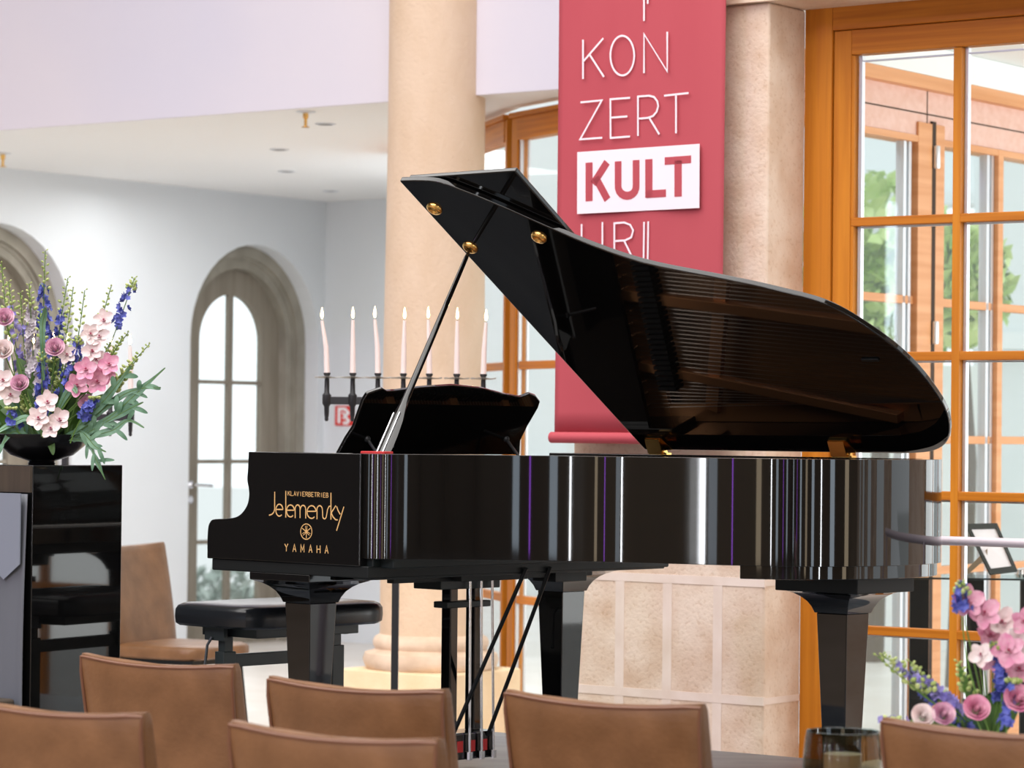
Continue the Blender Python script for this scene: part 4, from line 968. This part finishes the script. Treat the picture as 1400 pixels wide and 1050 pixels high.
lv = [([(100, 600), (150, 570), (190, 535), (226, 503)], .011, 'leafg', 2, 6), ([(100, 604), (140, 580), (175, 560), (196, 550)], .010, 'leafg', 2, 4), ([(98, 600), (150, 590), (175, 575), (197, 585)], .010, 'leafg', 1, 3), ([(105, 590), (160, 545), (190, 532), (220, 530)], .009, 'leafg', 1, 2), ([(105, 585), (140, 550), (165, 520), (180, 500)], .012, 'leafg', 1, 4),
 ([(90, 600), (120, 605), (130, 625), (144, 656)], .008, 'leafg', 3, 5), ([(85, 600), (110, 590), (130, 610), (145, 618)], .009, 'leafg', 2, 4), ([(60, 600), (40, 572), (15, 580), (-5, 592)], .012, 'leafg', 0, 0), ([(50, 605), (20, 590), (5, 605), (-5, 625)], .010, 'leafg', 1, 3),
 ([(60, 600), (66, 600), (70, 608), (73, 622)], .013, 'leafd', 0, 0), ([(80, 560), (90, 540), (100, 530), (105, 538)], .012, 'leafg', 0, 0), ([(60, 520), (58, 450), (61, 430), (62, 420)], .010, 'leafg', 0, 0),
 ([(60, 580), (50, 540), (35, 510), (25, 490)], .026, 'leafd', 0, 0), ([(65, 590), (75, 550), (95, 520), (98, 500)], .028, 'leafd', 0, 0), ([(70, 600), (100, 560), (130, 550), (145, 540)], .022, 'leafd', 0, 0), ([(50, 600), (25, 570), (8, 555), (-4, 550)], .026, 'leafd', 0, 0), ([(60, 590), (55, 560), (45, 530), (48, 505)], .028, 'leafd', 0, 0), ([(66, 600), (85, 580), (100, 575), (120, 570)], .022, 'leafd', 0, 0), ([(40, 600), (30, 590), (15, 600), (2, 598)], .022, 'leafd', 0, 0), ([(70, 560), (66, 520), (72, 500), (80, 490)], .022, 'leafd', 0, 0), ([(90, 600), (102, 598), (112, 590), (122, 596)], .020, 'leafd', 0, 0)]
ll = ['long lobed grey-green fern leaf reaching furthest right', 'lobed grey-green fern leaf just under the longest one', 'lobed grey-green leaf drooping right below the fern', 'slim grey-green leaf along the middle of the fern cluster', 'upright grey-green leaf at the top of the fern cluster', 'grey-green leaf spray trailing over the plinth edge', 'grey-green leaf spray over the right bowl rim', 'broad pale leaf arching over the left bowl rim', 'grey-green leaf hanging left of the bowl', 'single bright green leaf hanging over the bowl front', 'smooth grey-green leaf left of the pink orchids', 'upright narrow leaf in front of the tall blue delphinium',
 'dark green leaf under the peach rose', 'dark green leaf left of the pink orchids', 'dark green leaf behind the pink orchids', 'dark green leaf at the low left edge', 'dark green leaf in the bouquet centre', 'dark green leaf low right above the bowl', 'dark green leaf low left above the bowl', 'dark green leaf below the lilac-pink rose', 'dark green leaf on the right bowl rim']
for k, (pxs, w_, mt, lob, sd_) in enumerate(lv): leafstem('leaf', pxs, 9.50 if k < 12 else 9.58, w_, ll[k], mt, lob, 9.46 if k < 12 else 9.62, sd_)

# ================================================================== RIGHT TABLE, GLASS, BOUQUET
tc_ = Vector((.573, 6.30, 0))
t = empty('dining_table', tc_, -TW, 'white-clothed dining table at lower right behind the corner chair', 'table')
mb = MB(); mb.box((0, 0, .72), (1.7, .75, .75)); mb.build('tabletop', 'cloth', t, .006)
for x in (.06, 1.62):
    for y in (.06, .67): mb = MB(); mb.box((x-.02, y-.02, 0), (x+.02, y+.02, .721)); mb.build('leg', 'satinblack', t)
gc = at(1152, 1048, 6.31); 
t = empty('hurricane_glass', (gc.x, gc.y, .7505), 0, 'smoky glass candle tumbler at the bottom edge right of centre', 'glass')
mb = MB(); mb.lathe([(.0, 0), (.080, 0), (.085, .008), (.083, .04), (.0795, .075), (.0765, .090), (.0745, .090), (.0775, .07), (.081, .04), (.082, .012), (0, .01)], n=48); mb.build('bowl', 'smoke', t)
mb = MB(); mb.lathe([(.0765, .089), (.0775, .0905), (.0755, .092), (.074, .0905)], n=48); mb.build('rim', 'gedge', t)
cd = tag(MB().lathe([(.0, .0), (.04, 0), (.04, .032), (.0, .033)], n=32).build('pillar_candle', 'wax'), 'short cream candle inside the smoky glass tumbler', 'candle'); cd.location = (gc.x, gc.y, .762)
RY = 6.55
vb = at(1330, 1100, RY)
mb = MB(); mb.lathe([(.05, 0), (.06, .006), (.08, .03), (.085, .055), (.08, .055), (.07, .03), (0, .012)], n=30); vz = mb.build('table_vase', 'bowl'); vz.location = (at(1360, 1000, RY).x, RY+.02, .751); tag(vz, 'low dark vase holding the pink and blue bouquet on the table', 'vase')
RB0 = (1350, 1020)
sp = [
 ('delphinium', (1205, 895), (1345, 1010), 'violet', 'pale blue delphinium stretching left from the right bouquet', .35, .88, 40, .012),
 ('delphinium', (1208, 985), (1340, 1015), 'violet', 'small lilac delphinium lowest at the left of the right bouquet', .80, 1.05, 18, .010),
 ('delphinium', (1314, 796), (1352, 1000), 'blue', 'bright blue delphinium at the top of the right bouquet', .8, .99, 22, .012),
 ('delphinium', (1260, 945), (1345, 1012), 'blue', 'deep blue delphinium low in the middle of the right bouquet', .1, 1.0, 40, .011),
 ('delphinium', (1360, 880), (1362, 1010), 'blue', 'blue delphinium in front of the pink blooms at right', .35, 1.0, 34, .012),
 ('delphinium', (1385, 930), (1375, 1010), 'blue', 'dark blue delphinium at the right edge of the photo', .2, 1.0, 20, .011),
 ('delphinium', (1290, 962), (1345, 1010), 'blue', 'small blue delphinium by the lower pale roses', .5, 1.0, 16, .010)]
for k, (nm, tip, bs_, col, lb, lo_, hi_, nf, rr) in enumerate(sp): spike(nm, 'flower', tip, bs_, RY-.02*(k % 3), col, lb, lo_, hi_, nf, rr*.95, bl=min(hi_-.1, .9), seed=k+70, wd=.016)
for k, (px, py, r) in enumerate(((1322, 822, .034), (1345, 838, .034), (1368, 850, .032), (1352, 868, .032), (1378, 890, .036), (1395, 880, .036), (1358, 900, .030), (1392, 915, .036), (1340, 895, .026), (1398, 850, .03))):
    orchid(px, py, RY-.03+.01*(k % 4), r, 'pink orchid of the right bouquet, %s' % ['uppermost, below the blue tip', 'just right of the uppermost', 'third down the pink spray', 'under the second one', 'in the centre of the pink mass', 'cut by the photo edge, middle', 'lower left of the pink mass', 'cut by the photo edge, lowest', 'palest, left side of the mass', 'cut by the photo edge, highest'][k], 'pinkp' if k % 3 != 2 else 'whitep', None, (random.uniform(-.4, .4), -1, .1), k*.4, (1355, 1015))
for px, py, r, lb, col in ((1335, 968, .024, 'pink rose above the top edge of the corner chair', 'pinkp'), (1262, 978, .021, 'cream-pink rose lowest left in the right bouquet', 'whitep'), (1290, 976, .021, 'blush rose beside the cream-pink one', 'rosep'), (1392, 955, .026, 'deep pink rose at the right photo edge', 'pinkp')):
    rose(px, py, RY-.05, r, lb, col, (1350, 1020))
for k, (pxs, w_, mt) in enumerate((([(1350, 1010), (1330, 960), (1318, 930), (1312, 910)], .010, 'leafd'), ([(1355, 1010), (1365, 970), (1370, 940), (1362, 925)], .018, 'leafd'), ([(1350, 1015), (1300, 990), (1270, 985), (1240, 990)], .016, 'leafd'), ([(1360, 1010), (1375, 985), (1385, 960), (1398, 950)], .018, 'leafd'), ([(1350, 1012), (1348, 985), (1352, 965), (1350, 950)], .018, 'leafd'))):
    leafstem('leaf', pxs, RY, w_, 'dark green leaf of the right bouquet, %s' % ['narrow one pointing up at its left', 'broad one under the pink mass', 'lying low to the left', 'at the photo edge', 'in its middle'][k], mt)
for k, (tip, bs_) in enumerate((((1200, 897), (1340, 1005)), ((1245, 905), (1340, 1005)), ((1310, 905), (1345, 1005)), ((1368, 925), (1362, 1008)))): spike('green_bud_sprig', 'foliage', tip, bs_, RY, 'blue', 'green bud sprig of the right bouquet, %s' % ['longest, far left', 'upright one left of centre', 'short one at the window mullion', 'under the pink mass'][k], nfl=0, bl=.5, nb=18, bsz=.005, seed=90+k)

# ================================================================== CONSOLE BEHIND WINDOW, FRAME, RAIL
cy_ = 11.75
a = at(1240, 789, cy_); b_ = at(1470, 793, cy_)
t = empty('glass_console', (a.x, cy_, 0), radians(-4), 'glass-topped console with black panel legs behind the right window', 'console table')
mb = MB(); mb.box((0, 0, a.z-.008), (.72, .30, a.z)); mb.build('glass_top', 'glasstop', t, .001)
mb = MB(); mb.box((0, -.001, a.z-.0075), (.72, 0, a.z-.0005)); mb.build('glass_edge', 'darkframe' , t)
for p0, p1 in ((1245, 1270), (1314, 1345), (1395, 1425)):
    mb = MB(); mb.box(((p0-1240)*cy_/F, .02, 0), ((p1-1240)*cy_/F, .06, a.z-.0085)); mb.build('leg', 'satinblack', t)
# leaning photo frame
S_ = F/(cy_+.05); fq = [at(1319, 718, cy_+.12), at(1362, 717, cy_+.16), at(1390, 782, cy_+.03), at(1353, 786.5, cy_+.0)]
t = empty('picture_frame', fq[3], 0, 'small black picture frame with a white sheet leaning on the glass console', 'picture frame')
L0 = [q-fq[3] for q in fq]; ctr = sum(L0, Vector())/4; nrm = (L0[1]-L0[0]).cross(L0[3]-L0[0]).normalized(); nrm = nrm if nrm.y < 0 else -nrm
inn = [ctr+(q-ctr)*.80 for q in L0]
mb = MB()
for i in range(4): j = (i+1) % 4; mb.prism([L0[i], L0[j], inn[j], inn[i]], nrm*.010)
fixn(mb.build('frame', 'frameblack', t))
mb = MB(); mb.prism([q for q in inn], nrm*.003); fixn(mb.build('sheet', 'paper', t))
mb = MB(); k0 = at(1350, 750, cy_+.05)-fq[3]; k1 = at(1316, 784, cy_+.22)-fq[3]; k2 = at(1325, 784, cy_+.22)-fq[3]; k3 = at(1350, 762, cy_+.05)-fq[3]; mb.prism([k0, k1, k2, k3], (0, .003, 0)); fixn(mb.build('easel_back', 'card', t))
ob = at(1399, 778, cy_+.1); mb = MB(); mb.lathe([(.03, 0), (.036, .012), (.03, .03), (.01, .038)], n=20); o = mb.build('metal_cup', 'chrome'); o.location = (ob.x, ob.y, a.z); tag(o, 'small grey metal object on the glass console at the photo edge', 'ornament')
# stage hand rail
RV0 = 8.44; r0 = onv(1262, 738, RV0)[0]; zr = onv(1300, 739.5, RV0)[1]
t = empty('stage_rail', W(r0, RV0, SH), 0, 'pale horizontal hand rail running from behind the piano tail to the right edge', 'railing')
bb = W(r0, RV0, SH)
mb = MB(); mb.tube([W(r0, RV0, zr)-bb, W(-2.8, RV0, zr)-bb], .0145, 14); mb.build('handrail', 'rail', t)
for u in (-3.9, -2.85): mb = MB(); mb.tube([W(u, RV0, SH)-bb, W(u, RV0, zr)-bb], .016, 12); mb.build('post', 'rail', t)

# ================================================================== LIGHT
def area(name, loc, target, sx, sy, power, col=(1, 1, 1), spread=None):
    l = bpy.data.lights.new(name, 'AREA'); l.shape = 'RECTANGLE'; l.size = sx; l.size_y = sy; l.energy = power; l.color = col
    o = bpy.data.objects.new(name, l); C.objects.link(o); o.location = loc
    o.rotation_euler = (Vector(target)-Vector(loc)).to_track_quat('-Z', 'Y').to_euler(); o['kind'] = 'structure'; return o
# lamp strips added as unseen hall windows, varied to stripe the piano rim
BLUE = (.72, .86, 1); WHT = (.93, .96, 1); PUR = (.45, .12, 1)
for u, w_, p_, c_ in ((-15, .8, 22, BLUE), (-12.4, .22, 80, WHT), (-11.6, .2, 14, PUR), (-9.2, .7, 18, (1, .8, .55)), (-6.6, .22, 90, WHT), (-5.9, .8, 20, BLUE), (-3.2, .22, 16, PUR), (-1, .7, 22, (1, .8, .55)), (1.6, .2, 80, WHT), (3.6, .9, 34, BLUE), (6.4, .25, 18, PUR), (8.6, .9, 34, BLUE)):
    area('hall_strip_lamp', W(u, -13.95, 2.15), W(u, 5, 2.15), w_, 4.0, p_, c_)
for v, w_, p_, c_ in ((-12, .9, 34, BLUE), (-9, .25, 18, PUR), (-6.5, .9, 40, BLUE), (-3.6, .9, 26, (1, .8, .55)), (-1, .9, 40, BLUE), (1.6, .25, 80, WHT), (4.2, .9, 40, BLUE), (7, .9, 30, (1, .8, .55))):
    area('hall_strip_lamp', W(11.95, v, 2.15), W(0, v, 2.15), w_, 4.0, p_, c_)
for v, w_, p_ in ((-11, .25, 40), (-7, .8, 22), (4.5, .8, 22), (8.5, .8, 30)):
    area('hall_strip_lamp', W(-16.95, v, 2.15), W(0, v, 2.15), w_, 4.0, p_, BLUE)
area('overhead_fill', W(-7, 5.5, 7.15), W(-7, 5.5, 0), 13, 7, 1150, (1, .98, .96))  # overhead panels added to light the hall; ceiling has no opening
area('overhead_fill', W(-3, -4, 7.15), W(-3, -4, 0), 12, 8, 1500, (1, .98, .96))
area('bay_fill', W(-2.7, 13, 1.7), W(-8, 13.2, 1.7), 6.5, 2.6, 130, (1, 1, 1))  # lamp added to brighten the bay wall, standing in for daylight
area('soffit_light', W(-11, 13.6, 2.98), W(-11, 13.6, 0), 3.5, 3, 105, (1, 1, 1))
area('purple_stage_light', W(-9, -6, 6.5), W(-9, 8, 3.5), .5, .5, 160, (.65, .35, 1))
s = bpy.data.lights.new('plinth_spot', 'SPOT'); s.energy = 90; s.color = (1, .80, .52); s.spot_size = radians(40); s.spot_blend = .6; s.shadow_soft_size = .1
so = bpy.data.objects.new('plinth_spot', s); C.objects.link(so); so.location = cc+Vector((-.7, -2.2, 2.9)); so.rotation_euler = (cc+Vector((0, -.2, .5))-so.location).to_track_quat('-Z', 'Y').to_euler()
w = bpy.data.worlds.new('World'); SC.world = w; w.use_nodes = True
w.node_tree.nodes['Background'].inputs[0].default_value = (.90, .96, 1, 1); w.node_tree.nodes['Background'].inputs[1].default_value = 1.45

# ================================================================== CAMERA
cam = bpy.data.cameras.new('Camera'); co = bpy.data.objects.new('Camera', cam); C.objects.link(co)
co.matrix_world = Matrix.Translation(CAM) @ CAMR.to_4x4()
cam.sensor_width = 36; cam.lens = 36*F/1400; cam.clip_end = 300
cam.dof.use_dof = True; cam.dof.focus_distance = 9.1; cam.dof.aperture_fstop = 5.6
SC.camera = co
SC.view_settings.view_transform = 'Standard'; SC.view_settings.look = 'None'; SC.view_settings.gamma = 1; SC.view_settings.use_curve_mapping = False
SC.view_settings.exposure = 0.13
